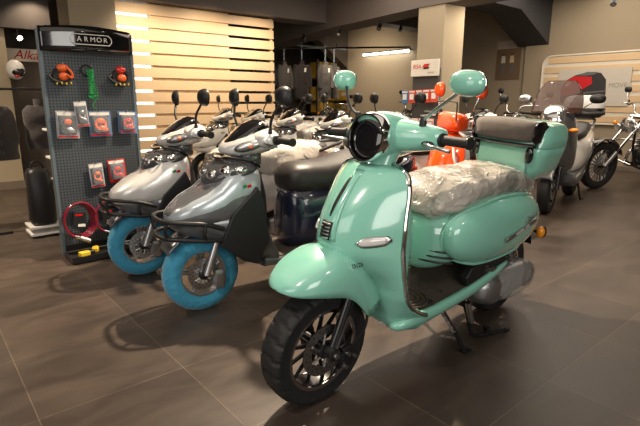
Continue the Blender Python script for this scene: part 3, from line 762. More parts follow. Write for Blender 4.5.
MB().tube([(1.05, .165, .60), (1.09, .13, .70), (1.08, .10, .80)], .010, 8).build('shield_stripe', whitep, OS)
MB().hullx([(.84, .93, .98, .05), (.87, .92, 1.02, .09), (.94, .91, 1.05, .115), (1.02, .91, 1.06, .11), (1.05, .93, 1.04, .09), (1.06, .95, 1.02, .06)], 28, 4).build('headset', orange, OS, sharp=60)
MB().cyl((.96, 0, .86), (.96, 0, .93), .05, n=16).build('steering_neck', orange, OS)
MB().spin([(.01, 1.05), (.055, 1.05), (.06, 1.075), (.05, 1.085), (.01, 1.09)], (0, 0, .0), 'X', 24).build('headlight', glassc, OS).location = (0, 0, .98)
MB().tube([(1.06, -.085, 1.0), (1.07, -.09, 1.12), (1.06, -.06, 1.14), (1.06, .06, 1.14), (1.07, .09, 1.12), (1.06, .085, 1.0)], .006, 6).build('flyscreen_frame', black, OS)
for s in (1, -1):
    MB().tube([(.93, s*.10, 1.01), (.92, s*.20, 1.03), (.90, s*.24, 1.03)], .012, 8).build('handlebar', chrome, OS)
    MB().cyl((.90, s*.24, 1.03), (.87, s*.34, 1.03), .018, n=12).build('grip', rubber, OS)
    MB().ell((.92, s*.19, 1.025), (.03, .035, .024)).build('switch_gear', black, OS)
    MB().tube([(.95, s*.18, 1.02), (.98, s*.24, 1.02), (.96, s*.32, 1.01)], .006, 6).build('brake_lever', steel, OS)
    mirror(OS, (.93, s*.145, 1.04), (.94, s*.17, 1.13), (.92, s*.185, 1.225), orange, .050, .058, R(s*8), stem=chrome, rim=black, sr=.006)
MB().hullx([(.95, .25, .30, .14), (.85, .24, .29, .16), (.65, .24, .30, .16), (.5, .26, .33, .15)], 24, 5).build('floor_board', black, OS, sharp=60)
MB().hullx([(.66, .32, .60, .06), (.62, .30, .66, .12), (.5, .30, .70, .155), (.3, .34, .72, .165), (.1, .42, .72, .16), (-.1, .52, .72, .12), (-.2, .6, .71, .05)], 32, 2.6).build('rear_body', orange, OS, sharp=80)
MB().hullx([(.68, .68, .73, .05), (.64, .66, .76, .11), (.45, .70, .78, .14), (.1, .71, .79, .14), (-.1, .71, .78, .11), (-.17, .72, .76, .06)], 26, 2.8).build('seat', vinyl, OS, sharp=80)
MB().hullx([(.3, .16, .3, .09), (.1, .15, .3, .11), (-.05, .18, .28, .1)], 18, 3).build('engine_case', alu, OS)
MB().tube([(.62, .12, .25), (.58, .17, .12), (.54, .20, .012)], .010, 8).build('side_stand', blackm, OS)
cb = thing('storage_crate', 'dark crate with a small white label behind the mint handlebar', 'crate', W(2.86, 2.0), (0, 0, R(222)))
MB().hullz([(0, 0, 0, .15, .17), (.02, 0, 0, .16, .18), (.56, 0, 0, .15, .17), (.60, 0, 0, .12, .14)], 32, 5).build('crate_body', vinyl, cb, sharp=70)
MB().box((.165, .06, .42), (.004, .04, .03)).build('label', whitep, cb)
# ------------------------------------------------------------------ maxi scooter
MX = thing('scooter', 'large white scooter with smoked windscreen and white black top case', 'scooter', Vector((3.12, 6.05, 0)), (0, 0, R(234)))
wheel(MX, (1.30, 0, .25), .25, .12, .16, rimmat=blackm, ringmat=steel, spokes=6, disc=.11, tread=False, detail=False)
wheel(MX, (0, 0, .25), .25, .13, .16, rimmat=blackm, ringmat=None, spokes=6, disc=0, tread=False, detail=False)
for s in (1, -1): MB().cyl((1.295, s*.085, .25), (1.20, s*.08, .55), .022, .024, 14).build('fork_leg', blackm, MX)
def fdm(u, v):
    a = lerp(R(25), R(165), u)
    return (1.30+.285*math.cos(a), .085*math.cos(PI*v), .25+.275*math.sin(a)+.025*math.sin(PI*v)**.6)
MB().grid(fdm, 20, 10).build('front_fender', greyd, MX, solid=.006, sharp=80)
MB().hullx([(1.44, .78, .90, .05), (1.40, .66, 1.00, .10), (1.33, .56, 1.07, .15), (1.24, .46, 1.10, .18), (1.14, .38, 1.08, .195), (1.04, .36, .95, .19), (.98, .4, .85, .16)], 32, 2.8).build('front_fairing', greyd, MX, sharp=80)
hl_ = MB().hullx([(1.462, .90, .98, .05), (1.45, .865, 1.035, .085), (1.41, .86, 1.085, .105), (1.35, .87, 1.10, .11)], 28, 2.6).build('headlight', chrome, MX)
MB().hullx([(1.470, .90, .98, .05), (1.458, .865, 1.035, .087), (1.415, .857, 1.088, .108), (1.36, .867, 1.102, .113)], 28, 2.6).build('headlight_glass', glassc, hl_)
for s in (1, -1): MB().ell((1.36, s*.19, .86), (.05, .045, .022), Euler((0, 0, R(-s*30)))).build('turn_signal', amber, MX)
def ws(u, v):
    z = lerp(1.02, 1.34, u); y = lerp(-1, 1, v)*(.235*(1-u**3*.45)); x = 1.40-.22*u-1.6*y*y
    return (x, y, z)
MB().grid(ws, 14, 16).build('windscreen', smoke, MX, solid=.005)
MB().hullx([(1.05, .30, .40, .18), (.95, .24, .36, .21), (.6, .25, .38, .21), (.35, .28, .50, .20), (.2, .34, .6, .2)], 28, 4).build('floor_board', greyd, MX, sharp=70)
MB().hullx([(.80, .42, .66, .10), (.74, .36, .74, .17), (.60, .34, .76, .21), (.35, .36, .78, .23), (.10, .42, .80, .225), (-.12, .52, .82, .20), (-.30, .62, .84, .14), (-.38, .68, .83, .07)], 36, 2.7).build('rear_body', white, MX, sharp=80)
MB().hullx([(.80, .70, .76, .07), (.76, .68, .80, .13), (.6, .70, .82, .17), (.36, .72, .835, .18), (.26, .74, .88, .175), (.0, .76, .90, .16), (-.15, .78, .88, .12), (-.19, .80, .86, .06)], 28, 2.8).build('seat', vinyl, MX, sharp=80)
MB().tube([(-.02, .17, .82), (-.25, .16, .89), (-.45, .12, .91), (-.48, 0, .915), (-.45, -.12, .91), (-.25, -.16, .89), (-.02, -.17, .82)], .015, 10).build('grab_rail', steel, MX)
MB().hullz([(.93, -.42, 0, .15, .18), (.96, -.42, 0, .185, .22), (1.04, -.42, 0, .195, .235), (1.05, -.42, 0, .19, .23)], 40, 4).build('top_case_base', black, MX)
MB().hullz([(1.05, -.42, 0, .195, .235), (1.10, -.42, 0, .195, .235), (1.17, -.42, 0, .18, .215), (1.20, -.42, 0, .14, .17), (1.208, -.42, 0, .08, .1)], 40, 4).build('top_case_lid', whitep, MX, sharp=70)
MB().hully([(-.27, 1.08, 1.12, .99, 1.03), (-.1, 1.08, 1.14, .98, 1.05), (.1, 1.08, 1.14, .98, 1.05), (.27, 1.08, 1.12, .99, 1.03)], 16).build('handlebar_cowl', black, MX)
for s in (1, -1):
    MB().cyl((1.08, s*.26, 1.01), (1.03, s*.40, 1.02), .018, n=12).build('grip', rubber, MX)
    mirror(MX, (1.14, s*.20, 1.03), (1.16, s*.26, 1.10), (1.16, s*.34, 1.16), steel if s < 0 else black, .07, .045, R(s*10), stem=steel, rim=black, sr=.007)
MB().hullx([(.3, .2, .34, .1), (0, .2, .36, .11), (-.1, .22, .3, .08)], 18, 3).build('engine_case', alu, MX)
MB().cyl((.1, -.17, .27), (-.4, -.19, .36), .06, .055, 18).build('muffler', steel, MX, bev=.006)
q = MB(); q.tube([(.40, .12, .3), (.36, .16, .12), (.33, .18, .013), (.26, .2, .013)], .013, 8); q.tube([(.40, -.12, .3), (.36, -.16, .12), (.33, -.18, .013), (.26, -.2, .013)], .013, 8); q.build('centre_stand', blackm, MX)

# ------------------------------------------------------------------ chrome cruisers
def cruiser(label, loc, rotz, tankm, group=None, lean=0., guard=True, seat=vinyl):
    T = thing('motorcycle', label, 'motorcycle', loc, (lean, 0, rotz), group)
    wheel(T, (1.70, 0, .31), .31, .11, .225, rimmat=blackm, ringmat=None, spokes=20, disc=.12, tread=False, spokemat=steel, detail=False)
    wheel(T, (0, 0, .31), .31, .14, .21, rimmat=chrome, ringmat=None, spokes=20, disc=0, tread=False, spokemat=steel, detail=False)
    for s in (1, -1):
        MB().cyl((1.70, s*.085, .31), (1.53, s*.085, .49), .028, n=14).build('fork_leg', alu, T)
        MB().cyl((1.53, s*.085, .49), (1.10, s*.085, .94), .019, n=14).build('fork_tube', chrome, T)
    def fd(u, v, c=(1.70, .31), r=.345, a0=30, a1=160, w=.075):
        a = lerp(R(a0), R(a1), u)
        return (c[0]+r*math.cos(a), w*math.cos(PI*v), c[1]+r*math.sin(a)+.02*math.sin(PI*v)**.6)
    MB().grid(fd, 20, 10).build('front_fender', tankm, T, solid=.005, sharp=80)
    MB().grid(lambda u, v: fd(u, v, (0, .31), .36, 15, 190, .09), 22, 10).build('rear_fender', tankm, T, solid=.005, sharp=80)
    for z, x in ((.93, 1.11), (.80, 1.235)): MB().box((x, 0, z), (.05, .24, .035), Euler((0, R(-43), 0))).build('fork_clamp', chrome, T, bev=.006)
    hl = MB().spin([(.01, 1.18), (.06, 1.19), (.09, 1.25), (.098, 1.31), (.092, 1.315)], (0, 0, 0), 'X', 28)
    o = hl.build('headlight', chrome, T); o.location = (0, 0, .83)
    g = MB().spin([(.09, 1.312), (.07, 1.325), (.01, 1.33)], (0, 0, 0), 'X', 28).build('headlight_glass', glassc, o)
    for s in (1, -1):
        k = MB().spin([(.01, 1.20), (.035, 1.21), (.045, 1.26), (.04, 1.265)], (0, 0, 0), 'X', 18).build('auxiliary_lamp', chrome, T); k.location = (0, s*.17, .78)
        MB().cyl((1.2, 0, .79), (1.22, s*.17, .79), .010, n=8).build('lamp_bar', chrome, T)
        MB().ell((1.20, s*.26, .83), (.035, .03, .03)).build('turn_signal', amber, T)
        MB().cyl((1.19, s*.08, .83), (1.19, s*.25, .83), .008, n=8).build('signal_stalk', chrome, T)
        MB().cyl((.84, s*.40, 1.075), (.74, s*.44, 1.06), .018, n=12).build('grip', rubber, T)
        MB().tube([(.90, s*.36, 1.085), (.91, s*.42, 1.08), (.84, s*.47, 1.07)], .006, 6).build('lever', chrome, T)
        mirror(T, (.90, s*.34, 1.09), (.90, s*.38, 1.17), (.86, s*.42, 1.26), black, .055, .04, R(s*10), stem=chrome, rim=black, sr=.006)
    bar = [(.80, .42, 1.07), (.92, .33, 1.09), (1.06, .14, 1.07), (1.09, .09, .98)]
    MB().tube(bar+[(1.09, 0, .955)]+[(x, -y, z) for x, y, z in bar[::-1]], .0125, 10).build('handlebar', chrome, T)
    MB().hullx([(1.07, .76, .82, .03), (1.02, .72, .88, .09), (.92, .70, .93, .135), (.75, .68, .935, .15), (.60, .68, .90, .12), (.50, .69, .83, .07), (.46, .70, .79, .03)], 28, 2.4).build('fuel_tank', tankm, T, sharp=80)
    MB().spin([(.01, .92), (.06, .925), (.055, .95), (.01, .955)], (.85, 0, .0), 'Z', 20).build('speedometer', chrome, T)
    MB().hullx([(.50, .64, .74, .09), (.40, .60, .72, .15), (.2, .58, .71, .17), (.06, .60, .74, .16), (.0, .66, .80, .12), (-.2, .67, .80, .11), (-.3, .68, .77, .07)], 24, 3).build('seat', seat, T, sharp=80)
    # engine
    eb = MB().hully([(-.17, .60, .84, .26, .48), (-.10, .52, .92, .2, .54), (.10, .52, .92, .2, .54), (.17, .60, .84, .26, .48)], 20, 3).build('engine_block', blackm, T)
    q = MB()
    for sgn, x in ((1, .80), (-1, .60)):
        for k in range(8):
            t = k/7; q.box((x+sgn*(.02+.09*t), 0, .46+.19*t), (.15-.02*(k % 2), .17-.015*(k % 2), .014), Euler((0, R(sgn*26), 0)))
    q.build('cylinder_fins', alu, eb)
    for s in (1, -1): MB().spin([(.01, s*.16), (.075, s*.165), (.07, s*.195), (.01, s*.20)], (.70, 0, .37), 'Y', 24).build('engine_cover', chrome, T)
    MB().spin([(.01, -.10), (.07, -.10), (.07, -.17), (.06, -.18), (.01, -.18)], (.70, 0, .62), 'Y', 20).build('air_filter', chrome, T)
    MB().tube([(.90, -.09, .55), (.98, -.13, .42), (.90, -.17, .26), (.4, -.19, .25), (-.35, -.20, .30)], lambda t: .022+.016*(t > .45), 12).build('exhaust_pipe', chrome, T)
    MB().tube([(.70, .05, .24), (1.0, .05, .26), (1.12, .02, .5), (1.13, 0, .78)], .016, 8).build('frame_tube', blackm, T)
    MB().tube([(.55, 0, .6), (.35, 0, .5), (.2, .09, .31), (0, .10, .31)], .02, 8).build('swingarm', blackm, T)
    for s in (1, -1): MB().cyl((.02, s*.11, .34), (.16, s*.13, .62), .022, n=12).build('rear_shock', chrome, T)
    if guard:
        g = [(1.02, .05, .62), (1.04, .30, .58), (1.05, .36, .46), (1.02, .30, .33), (1.0, .05, .27)]
        MB().tube(g, .0125, 10).build('crash_guard', chrome, T)
        MB().tube([(x, -y, z) for x, y, z in g], .0125, 10).build('crash_guard', chrome, T)
    MB().tube([(.62, .12, .25), (.58, .20, .12), (.52, .28, .014)], .011, 8).build('side_stand', chrome, T)
    MB().ell((-.33, 0, .66), (.03, .06, .035)).build('tail_light', redl, T)
    return T
tankb = mat('black_tank_paint', (.012, .012, .014), .15, coat=1.)
fr = Vector((3.66, 6.46, 0)); a_ = R(203)
CR = cruiser('black and chrome cruiser motorcycle with amber signal at the right edge', fr-Vector((math.cos(a_), math.sin(a_), 0))*1.70, a_, tankb, 'chrome cruiser motorcycles', lean=R(-5))
for a, b, r, lab in ((8.45, 6.3, 222, 'cruiser motorcycle parked by the beige wall under the tube light'),
                     (8.5, 8.6, 220, 'farther cruiser motorcycle by the wall, left of the upright accessory stand'),
                     (8.3, 4.0, 215, 'dark cruiser motorcycle behind the mint top case, by the small poster')):
    dup(CR, W(a, b), R(r), lab, 'chrome cruiser motorcycles')
# ------------------------------------------------------------------ accessory display with pegboard
steelblue = mat('blue_grey_frame', (.15, .19, .22), .35, .4)
DX, DB = 1.085, 3.9
D = thing('accessory_display', 'tall grey pegboard display with black header reading ARMOR', 'display stand', W(DX, DB), (0, 0, RA))
MB().box((0, 0, .79), (.60, .02, 1.40)).build('pegboard', pegm, D)
for s in (-1, 1):
    MB().box((s*.307, .005, .825), (.022, .05, 1.60)).build('side_frame', steelblue, D, bev=.004)
MB().box((0, .02, .79), (.61, .012, 1.50)).build('back_sheet', black, D)
def hd(u, v): x = lerp(-.31, .31, u); return (x, -.02-.055*math.cos(x/.31*PI/2), lerp(1.475, 1.635, v)+.018*math.cos(x/.31*PI/2)*v)
H_ = MB().grid(hd, 24, 4).build('header', blackg, D, solid=.006)
import itertools
def on(x, z, g=.008): return Vector((x, -.02-.055*math.cos(x/.31*PI/2)-g, z))
pts = []
for k in range(32):
    a = k*2*PI/32
    cx = .10 if math.cos(a) >= 0 else -.10
    pts.append(on(.015+cx+.038*math.cos(a), 1.562+.034*math.sin(a)))
MB().tube(pts, .0032, 6, sm=2, closed=True).build('logo_outline', whitep, H_)
for i, ch in enumerate('ARMOR'):
    x = .02+(-2+i)*.044
    text(ch, 'header_lettering', .046, whitep, H_, on(x, 1.562, .008), (R(90), 0, -math.atan(.055*PI/2/.31*math.sin(x/.31*PI/2))*-1*-1), .001)
MB().box((0, -.11, .022), (.62, .26, .02)).build('base_tray', black, D, bev=.003)
q = MB(); q.box((0, -.238, .040), (.62, .008, .03)); q.box((-.306, -.11, .040), (.008, .26, .03)); q.box((.306, -.11, .040), (.008, .26, .03)); q.build('tray_rim', blackm, D)
def dl(x, y, z): return W(DX, DB)+Matrix.Rotation(RA, 3, 'Z')@Vector((x, y, z))
def gobj(name, label, cat, x, y, z, group=None): return thing(name, label, cat, dl(x, y, z), (0, 0, RA), group)
orl = mat('orange_plastic', (.75, .12, .02), .35, coat=.4); grn = mat('green_cord', (.02, .30, .08), .55); yel = mat('yellow_lock', (.72, .48, .03), .35)
def hook(o, z=.0): MB().tube([(0, .029, z), (0, .01, z), (0, -.035, z), (0, -.04, z+.012)], .003, 6).build('hook', steel, o)
def disclock(label, x, z, small=False):
    o = gobj('disc_lock', label, 'lock', x, -.055, z, 'black and orange disc locks on the display')
    hook(o, .055)
    MB().lathe([(.062, -.018), (.066, 0), (.062, .018), (.046, .014), (.044, 0), (.046, -.014)], (0, 0, -.018), 'Y', 28).build('lock_body', black, o)
    MB().ell((0, -.008, .035), (.038, .022, .026)).build('lock_head', orl if not small else redl, o)
    MB().ell((.004, -.012, -.022), (.034, .02, .028)).build('keyring_ball', orl, o)
    for k in range(4): MB().ell((-.045+.03*k, -.022, -.07+.004*(k % 2)), (.006, .006, .010), n=10, m=6).build('warning_tag', yel, o)
    MB().tube([(-.06, 0, 0), (-.085, -.01, -.02), (-.06, -.02, -.05), (-.02, -.02, -.065)], .008, 8).build('lock_cable', black, o)
    if not small: MB().tube([(.02, -.02, .05), (.055, -.03, .0), (.05, -.03, -.03), (.02, -.035, -.01)], .008, 8).build('orange_strap', orl, o)
disclock('orange and black disc lock hanging at upper left of the pegboard', -.195, 1.33)
disclock('orange and black disc lock hanging at upper right of the pegboard', .20, 1.33, True)
g = gobj('coiled_cord', 'bright green coiled cord hanging below the header', 'cord', -.01, -.05, 1.30)
hook(g, .08)
MB().lathe([(.036, -.006), (.042, 0), (.036, .006), (.030, 0)], (-.025, 0, .055), 'Y', 24).build('clip_ring', black, g)
rn = random.Random(5)
for k in range(5):
    x = (k-2)*.011
    pts = []
    for i in range(50):
        t = i/49; a = t*2*PI*9+k
        pts.append((x+.010*math.cos(a)+.012*math.sin(t*3+k), -.012+.010*math.sin(a), .06-t*(.19+.02*rn.random()) if k < 4 else .06-t*.2))
    MB().tube(pts, .0042, 5, sm=0).build('cord_loop', grn, g)
MB().tube([(0, -.012, -.12), (.01, -.012, -.16), (-.01, -.012, -.19), (.015, -.012, -.215)], .003, 5).build('cord_end', grn, g)
clearp = mat('blister_plastic', (.8, .85, .9), .08, alpha=.16, coat=1.)
cardb = {'blue': mat('blue_card', (.12, .20, .34), .4), 'pale': mat('pale_card', (.40, .41, .44), .4), 'red': mat('red_card', (.45, .04, .04), .4)}
gcard = mat('dark_print', (.06, .07, .09), .4)
def blister(label, x, z, w, h, card, inner, tilt=0, n=1, dy=-.04):
    o = gobj('blister_pack', label, 'packaged lock', x, dy, z, 'blister packed locks on the display'); o.rotation_euler = (0, R(tilt), RA)
    hook(o, h/2)
    for k in range(n):
        MB().box((.006*k, -.004-.012*k, -.003*k), (w, .003, h)).build('backing_card', cardb[card], o, bev=.001)
    y0 = -.008-.012*(n-1)
    MB().box((0, y0-.001, h*.39), (w*.92, .002, h*.12)).build('printed_band', whitep, o)
    MB().box((0, y0-.001, -h*.44), (w*.92, .002, h*.06)).build('red_band', redl, o)
    MB().box((0, y0-.001, -.03*h), (w*.80, .002, h*.66)).build('dark_print', gcard, o)
    MB().ell((w*.12, y0-.018, -h*.20), (w*.24, .012, w*.14), Euler((0, .5, 0)), n=14, m=8).build('lock_barrel', inner if inner in (redl, orl) else steel, o)
    MB().lathe([(w*.27, -.010), (w*.30, 0), (w*.27, .010), (w*.17, .007), (w*.16, 0), (w*.17, -.007)], (0, y0-.016, -.02*h), 'Y', 20).build('packed_lock', inner, o)
    MB().ell((0, y0-.02, h*.10), (w*.20, .012, w*.16), n=14, m=8).build('lock_head', inner if inner != black else orl, o)
    MB().hully([(y0, -w*.42, w*.42, -h*.40, h*.33), (y0-.022, -w*.40, w*.40, -h*.38, h*.31), (y0-.032, -w*.34, w*.34, -h*.33, h*.26)], 20, 5).build('clear_shell', clearp, o)
blister('pale blister pack with black lock, far left of the upper row', -.20, .98, .14, .19, 'pale', black, 2, 2)
blister('narrow white blister pack overlapping the far left ones', -.105, 1.05, .085, .18, 'pale', steel, -4, 1, -.075)
blister('blue blister pack with orange lock in the middle of the upper row', .02, .98, .15, .18, 'blue', orl, 0, 2)
blister('blister pack with red lock at the right of the upper row', .215, .985, .125, .16, 'blue', redl, 2, 3)
blister('small blister pack with orange ring, left of the lower two', -.035, .60, .10, .18, 'pale', orl, -3, 1)
blister('blister pack with red lock, right of the lower two', .11, .625, .12, .17, 'red', redl, -3, 2)
cabred = mat('red_cable', (.20, .015, .03), .2, coat=1.); cabblue = mat('blue_black_cable', (.02, .045, .16), .2, coat=1.)
def cable(label, x, z, r, m, lab2):
    o = gobj('cable_lock', label, 'cable lock', x, -.06, z, 'coiled cable locks at the bottom of the display')
    for k in range(4):
        pts = [((r+.006*k-.012)*math.cos(a*2*PI/24)+.004*k, -.012*k+.01, (r*1.12+.005*k)*math.sin(a*2*PI/24)) for a in range(24)]
        MB().tube(pts, .0095, 8, sm=2, closed=True).build('cable_coil', m if k < 3 else (cabred if lab2 else m), o)
    MB().cyl((-.01, -.04, -r*1.1-.01), (.055, -.05, -r*1.1-.045), .017, n=14).build('lock_barrel', steel, o, bev=.003)
    MB().cyl((-.045, -.04, -r*1.1+.005), (-.01, -.04, -r*1.1-.01), .012, n=12).build('cable_end', chrome, o)
    MB().box((.0, -.03, .0), (.085, .003, .12), Euler((0, R(6), 0))).build('hang_card', black, o)
    MB().box((.0, -.0325, .045), (.05, .002, .014), Euler((0, R(6), 0))).build('card_stripe', redl, o)
    MB().box((.012, -.0325, -.035), (.05, .002, .02), Euler((0, R(6), 0))).build('card_label', whitep, o)
    hook(o, r*1.12)
cable('dark red coiled cable lock at the lower left of the display', -.20, .285, .105, cabred, 1)
cable('blue black coiled cable lock beside the dark red one', .005, .285, .098, cabblue, 1)
cable('red cable lock behind the rack of the silver white scooter', .19, .29, .085, cabred, 1)
for lab, x, y, rr in (('yellow disc lock at the left end of the base tray', -.21, -.17, 12), ('yellow disc lock lying behind the first on the base tray', -.115, -.10, 70), ('yellow and black lock at the right of the base tray', .03, -.16, 40)):
    o = gobj('disc_lock', lab, 'lock', x, y, .033, 'yellow locks on the base tray'); o.rotation_euler[2] = RA+R(rr)
    MB().box((0, 0, .022), (.075, .045, .036)).build('lock_body', yel, o, bev=.008, seg=3)
    MB().cyl((.03, 0, .025), (.075, 0, .025), .014, n=14).build('lock_barrel', black, o, bev=.002)
# ------------------------------------------------------------------ ladder shelf and black storage box left of the display
sh_ = thing('shelf_unit', 'pale wooden shelf stand with white boards left of the pegboard display', 'shelf', W(1.10, 4.75), (0, 0, RA))
for x in (-.08, .10):
    MB().box((x, -.10, .55), (.03, .03, 1.10)).build('post', woodw, sh_); MB().box((x, .12, .55), (.03, .03, 1.10)).build('post', woodw, sh_)
for z in (.06, .46, .66, .90): MB().box((-.04, .01, z), (.28, .27, .018)).build('board', whitep, sh_, bev=.002)
for z in (.03, .09): MB().box((-.29, .0, z), (.24, .26, .02)).build('low_board', whitep, sh_, bev=.002)
bx = thing('garment_bag', 'black fabric bag standing on low white boards left of the shelf', 'bag', W(.815, 4.75, .101), (0, 0, RA))
MB().hullz([(0, 0, 0, .09, .11), (.02, 0, 0, .10, .12), (.25, .005, 0, .10, .115), (.44, 0, 0, .09, .10), (.48, 0, 0, .07, .08)], 28, 3.5).build('bag_body', black, bx, sharp=80)
MB().tube([(-.05, 0, .47), (-.03, 0, .53), (.03, 0, .53), (.05, 0, .47)], .008, 8).build('bag_handle', black, bx)
# ------------------------------------------------------------------ garments at the far left
rail = thing('clothes_rail', 'dark clothes rail holding black riding gear at the left edge', 'clothes rail', W(.35, 5.25), (0, 0, RA))
MB().cyl((-.7, 0, 1.245), (.76, 0, 1.245), .011, n=12).build('top_bar', blackm, rail)
for x in (-.7, .76):
    MB().cyl((x, 0, .02), (x, 0, 1.245), .011, n=12).build('upright', blackm, rail); MB().cyl((x, -.2, .016), (x, .2, .016), .014, n=12).build('foot', blackm, rail)
cloth = mat('black_textile', (.028, .022, .022), .8, var=.3, bump=.4, bscale=30, sheen=.3)
vgrey = mat('grey_textile', (.075, .07, .068), .75, var=.3, bump=.4, bscale=30)
def garment(label, loc, rz, m, hgt=.52, w=.24, group=None, sleeves=True, cat='jacket', pads=False, name='hanging_jacket', drop=.06):
    o = thing(name, label, cat, loc, (0, 0, rz), group)
    rr = []; n = 36
    for i in range(19):
        t = i/18; z = -t*hgt; ww = w*(.42+.58*min(1, t*6)**.5)*(1+.10*math.sin(t*2.6)); dd = .085*(.5+.5*min(1, t*4))
        ring = []
        for j in range(n):
            a = j*2*PI/n; p = Vector((ww*sp(math.cos(a), .8), dd*math.sin(a), z+(-.06*abs(math.cos(a))**1.5 if i == 0 else 0)))
            ring.append(p+Vector((math.cos(a), math.sin(a), 0))*NZ.noise(p*9+Vector(loc))*.02)
        rr.append(ring)
    MB().rings(rr).build('torso', m, o, sharp=80)
    MB().lathe([(.055, -.03), (.062, 0), (.06, .035), (.05, .035), (.048, -.03)], (0, 0, .0), 'Z', 20).build('collar', m, o)
    MB().tube([(0, 0, .03), (0, 0, drop-.02), (.014, 0, drop-.004), (0, 0, drop+.012), (-.014, 0, drop)], .004, 6).build('hanger', black, o)
    if sleeves:
        for s in (1, -1):
            MB().tube([(s*w*.78, 0, -.06), (s*w*1.12, -.01, -.20), (s*w*1.2, -.03, -.38), (s*w*1.12, -.05, -.56)], lambda t: .062-.018*t, 14).build('sleeve', m, o)
    if pads:
        for k in range(4): MB().ell((-.02, -.10, -.14-.10*k), (.06, .018, .036), n=16, m=8).build('armour_pad', m, o)
    else: MB().box((w*.3, -.085, -.16), (.05, .004, .09), Euler((0, .1, 0))).build('swing_tag', whitep, o)
    return o
G1 = 'black riding vests on the left rail'
garment('black armoured riding vest hanging nearest the left edge of the photo', W(.20, 5.25, 1.12), RA, cloth, .56, .18, G1, False, 'vest', True, 'riding_vest', .07)
garment('black armoured riding vest hanging in the middle of the rail', W(.60, 5.25, 1.12), RA+.1, cloth, .50, .17, G1, False, 'vest', True, 'riding_vest', .07)
garment('black riding vest with white tag hanging at the right end of the rail', W(1.0, 5.25, 1.125), RA, cloth, .42, .14, G1, False, 'vest', False, 'riding_vest', .07)
pb = thing('cardboard_box', 'small beige cardboard carton on the rail in front of the vests', 'box', W(.48, 5.02, .86), (0, 0, RA))
MB().box((0, 0, .05), (.22, .14, .11)).build('carton', woodw, pb, bev=.003); MB().box((0, 0, .107), (.06, .141, .004)).build('tape', whitep, pb)
sb_ = thing('side_table', 'low dark stand under the beige carton at the left edge', 'stand', W(.48, 5.02), (0, 0, RA))
MB().box((0, 0, .845), (.26, .16, .02)).build('top', black, sb_); MB().cyl((0, 0, .02), (0, 0, .84), .015, n=12).build('post', blackm, sb_); MB().box((0, 0, .012), (.24, .16, .02)).build('base', blackm, sb_)
# ------------------------------------------------------------------ sign, lamp and dark niche behind the left column
sg = thing('shop_sign', 'white sign with red script lettering left of the display', 'sign', W(1.50, 8.05, 1.75), (0, 0, RA))
MB().box((0, 0, 0), (.80, .03, .165)).build('sign_board', mat('sign_white', (.75, .70, .62), .5), sg)
text('Alkans', 'sign_lettering', .17, redl, sg, (.0, -.018, 0), (R(90), 0, 0), .002, .35)
rbox('wall_niche', .9, 2.6, 8.9, 9.0, 0, 2.95, ceilm)
rbox('trim_11', 1.1, 2.0, 8.08, 8.2, .0, 1.66, ceilm)
def spotlamp(label, loc, rz, glow=False, tilt=35):
    o = thing('spotlight', label, 'ceiling spotlight', loc, (0, 0, rz), 'small ceiling spotlights')
    MB().cyl((0, 0, 0), (0, 0, -.07), .008, n=8).build('stem', blackm, o)
    d = Vector((math.sin(R(tilt)), 0, -math.cos(R(tilt)))); c = Vector((0, 0, -.09))
    MB().cyl(c-d*.05, c+d*.06, .034, .038, 18).build('lamp_can', blackm, o)
    MB().cyl(c+d*.0605, c+d*.064, .030, n=18).build('lamp_face', mat('lamp_glow', (1, .9, .7), .4, emit=(1, .78, .5), estr=40) if glow else chrome, o)
    return o
spotlamp('bright glowing spotlight above the red script sign', W(1.27, 7.5, 2.03), RA-R(80), True, 60)
MB_ = rbox('trim_12', 1.0, 1.65, 7.45, 7.55, 2.03, 2.42, ceilm)
hm = thing('helmet', 'white open helmet hung on the edge of the left wall', 'helmet', W(1.17, 7.38, 1.42), (0, 0, RA))
MB().ell((0, 0, .10), (.105, .12, .12), n=28, m=16).build('helmet_shell', whitep, hm)
MB().ell((.02, -.06, .07), (.085, .075, .06), n=20, m=10).build('visor', glassb, hm)
MB().ell((0, -.105, .02), (.03, .015, .02), n=12, m=6).build('emblem', redl, hm)
MB().cyl((-.02, .02, .10), (-.02, .17, .14), .008, n=8).build('peg', steel, hm)
# ------------------------------------------------------------------ jackets on the high rail beyond the slatted wall
r2 = thing('hanging_rail', 'grey rail high above the dark jackets right of the slatted wall', 'clothes rail', W(7.0, 9.3, 2.36), (0, 0, RA))
MB().cyl((-1.2, 0, 0), (1.6, 0, 0), .022, n=12).build('bar', steelblue, r2)
for x in (-1.1, .1, 1.3): MB().cyl((x, 0, 0), (x, 0, .12), .012, n=8).build('bracket', blackm, r2)
for k, (x, m_, lab, z) in enumerate(((-.80, cloth, 'dark jacket hanging first to the right of the slatted wall', 2.0), (-.28, vgrey, 'grey jacket hanging second from the slatted wall', 1.95), (.22, cloth, 'dark jacket hanging between the two grey ones', 1.98),
                    (.72, vgrey, 'grey jacket with white mark hanging alone at the front', 1.98), (1.22, cloth, 'dark jacket hanging rightmost beside the yellow crates', 1.98))):
    garment(lab, W(7.0+x, 9.3-(.25 if k == 3 else 0), z), RA+R((-20, 10, -10, 0, 15)[k]), m_, .80, .170, 'jackets on the high rail', True, drop=.06)
    st2 = MB().tube([(0, 0, 0), (0, 0, 2.38-z-.07)], .020, 8, sm=0).build('hanging_strap', steelblue); st2.location = W(7.0+x, 9.3-(.25 if k == 3 else 0), z+.06)
    tag(st2, 'grey strap above the '+lab.split(' hanging')[0]+(' first', ' second', ' between the greys', ' alone in front', ' rightmost')[k], 'strap', 'straps holding the jackets')
ycr = mat('yellow_crate', (.62, .38, .05), .6, var=.15)
rk = thing('storage_rack', 'metal storage rack carrying yellow boxes in the far corner', 'rack', W(9.25, 10.7), (0, 0, RA))
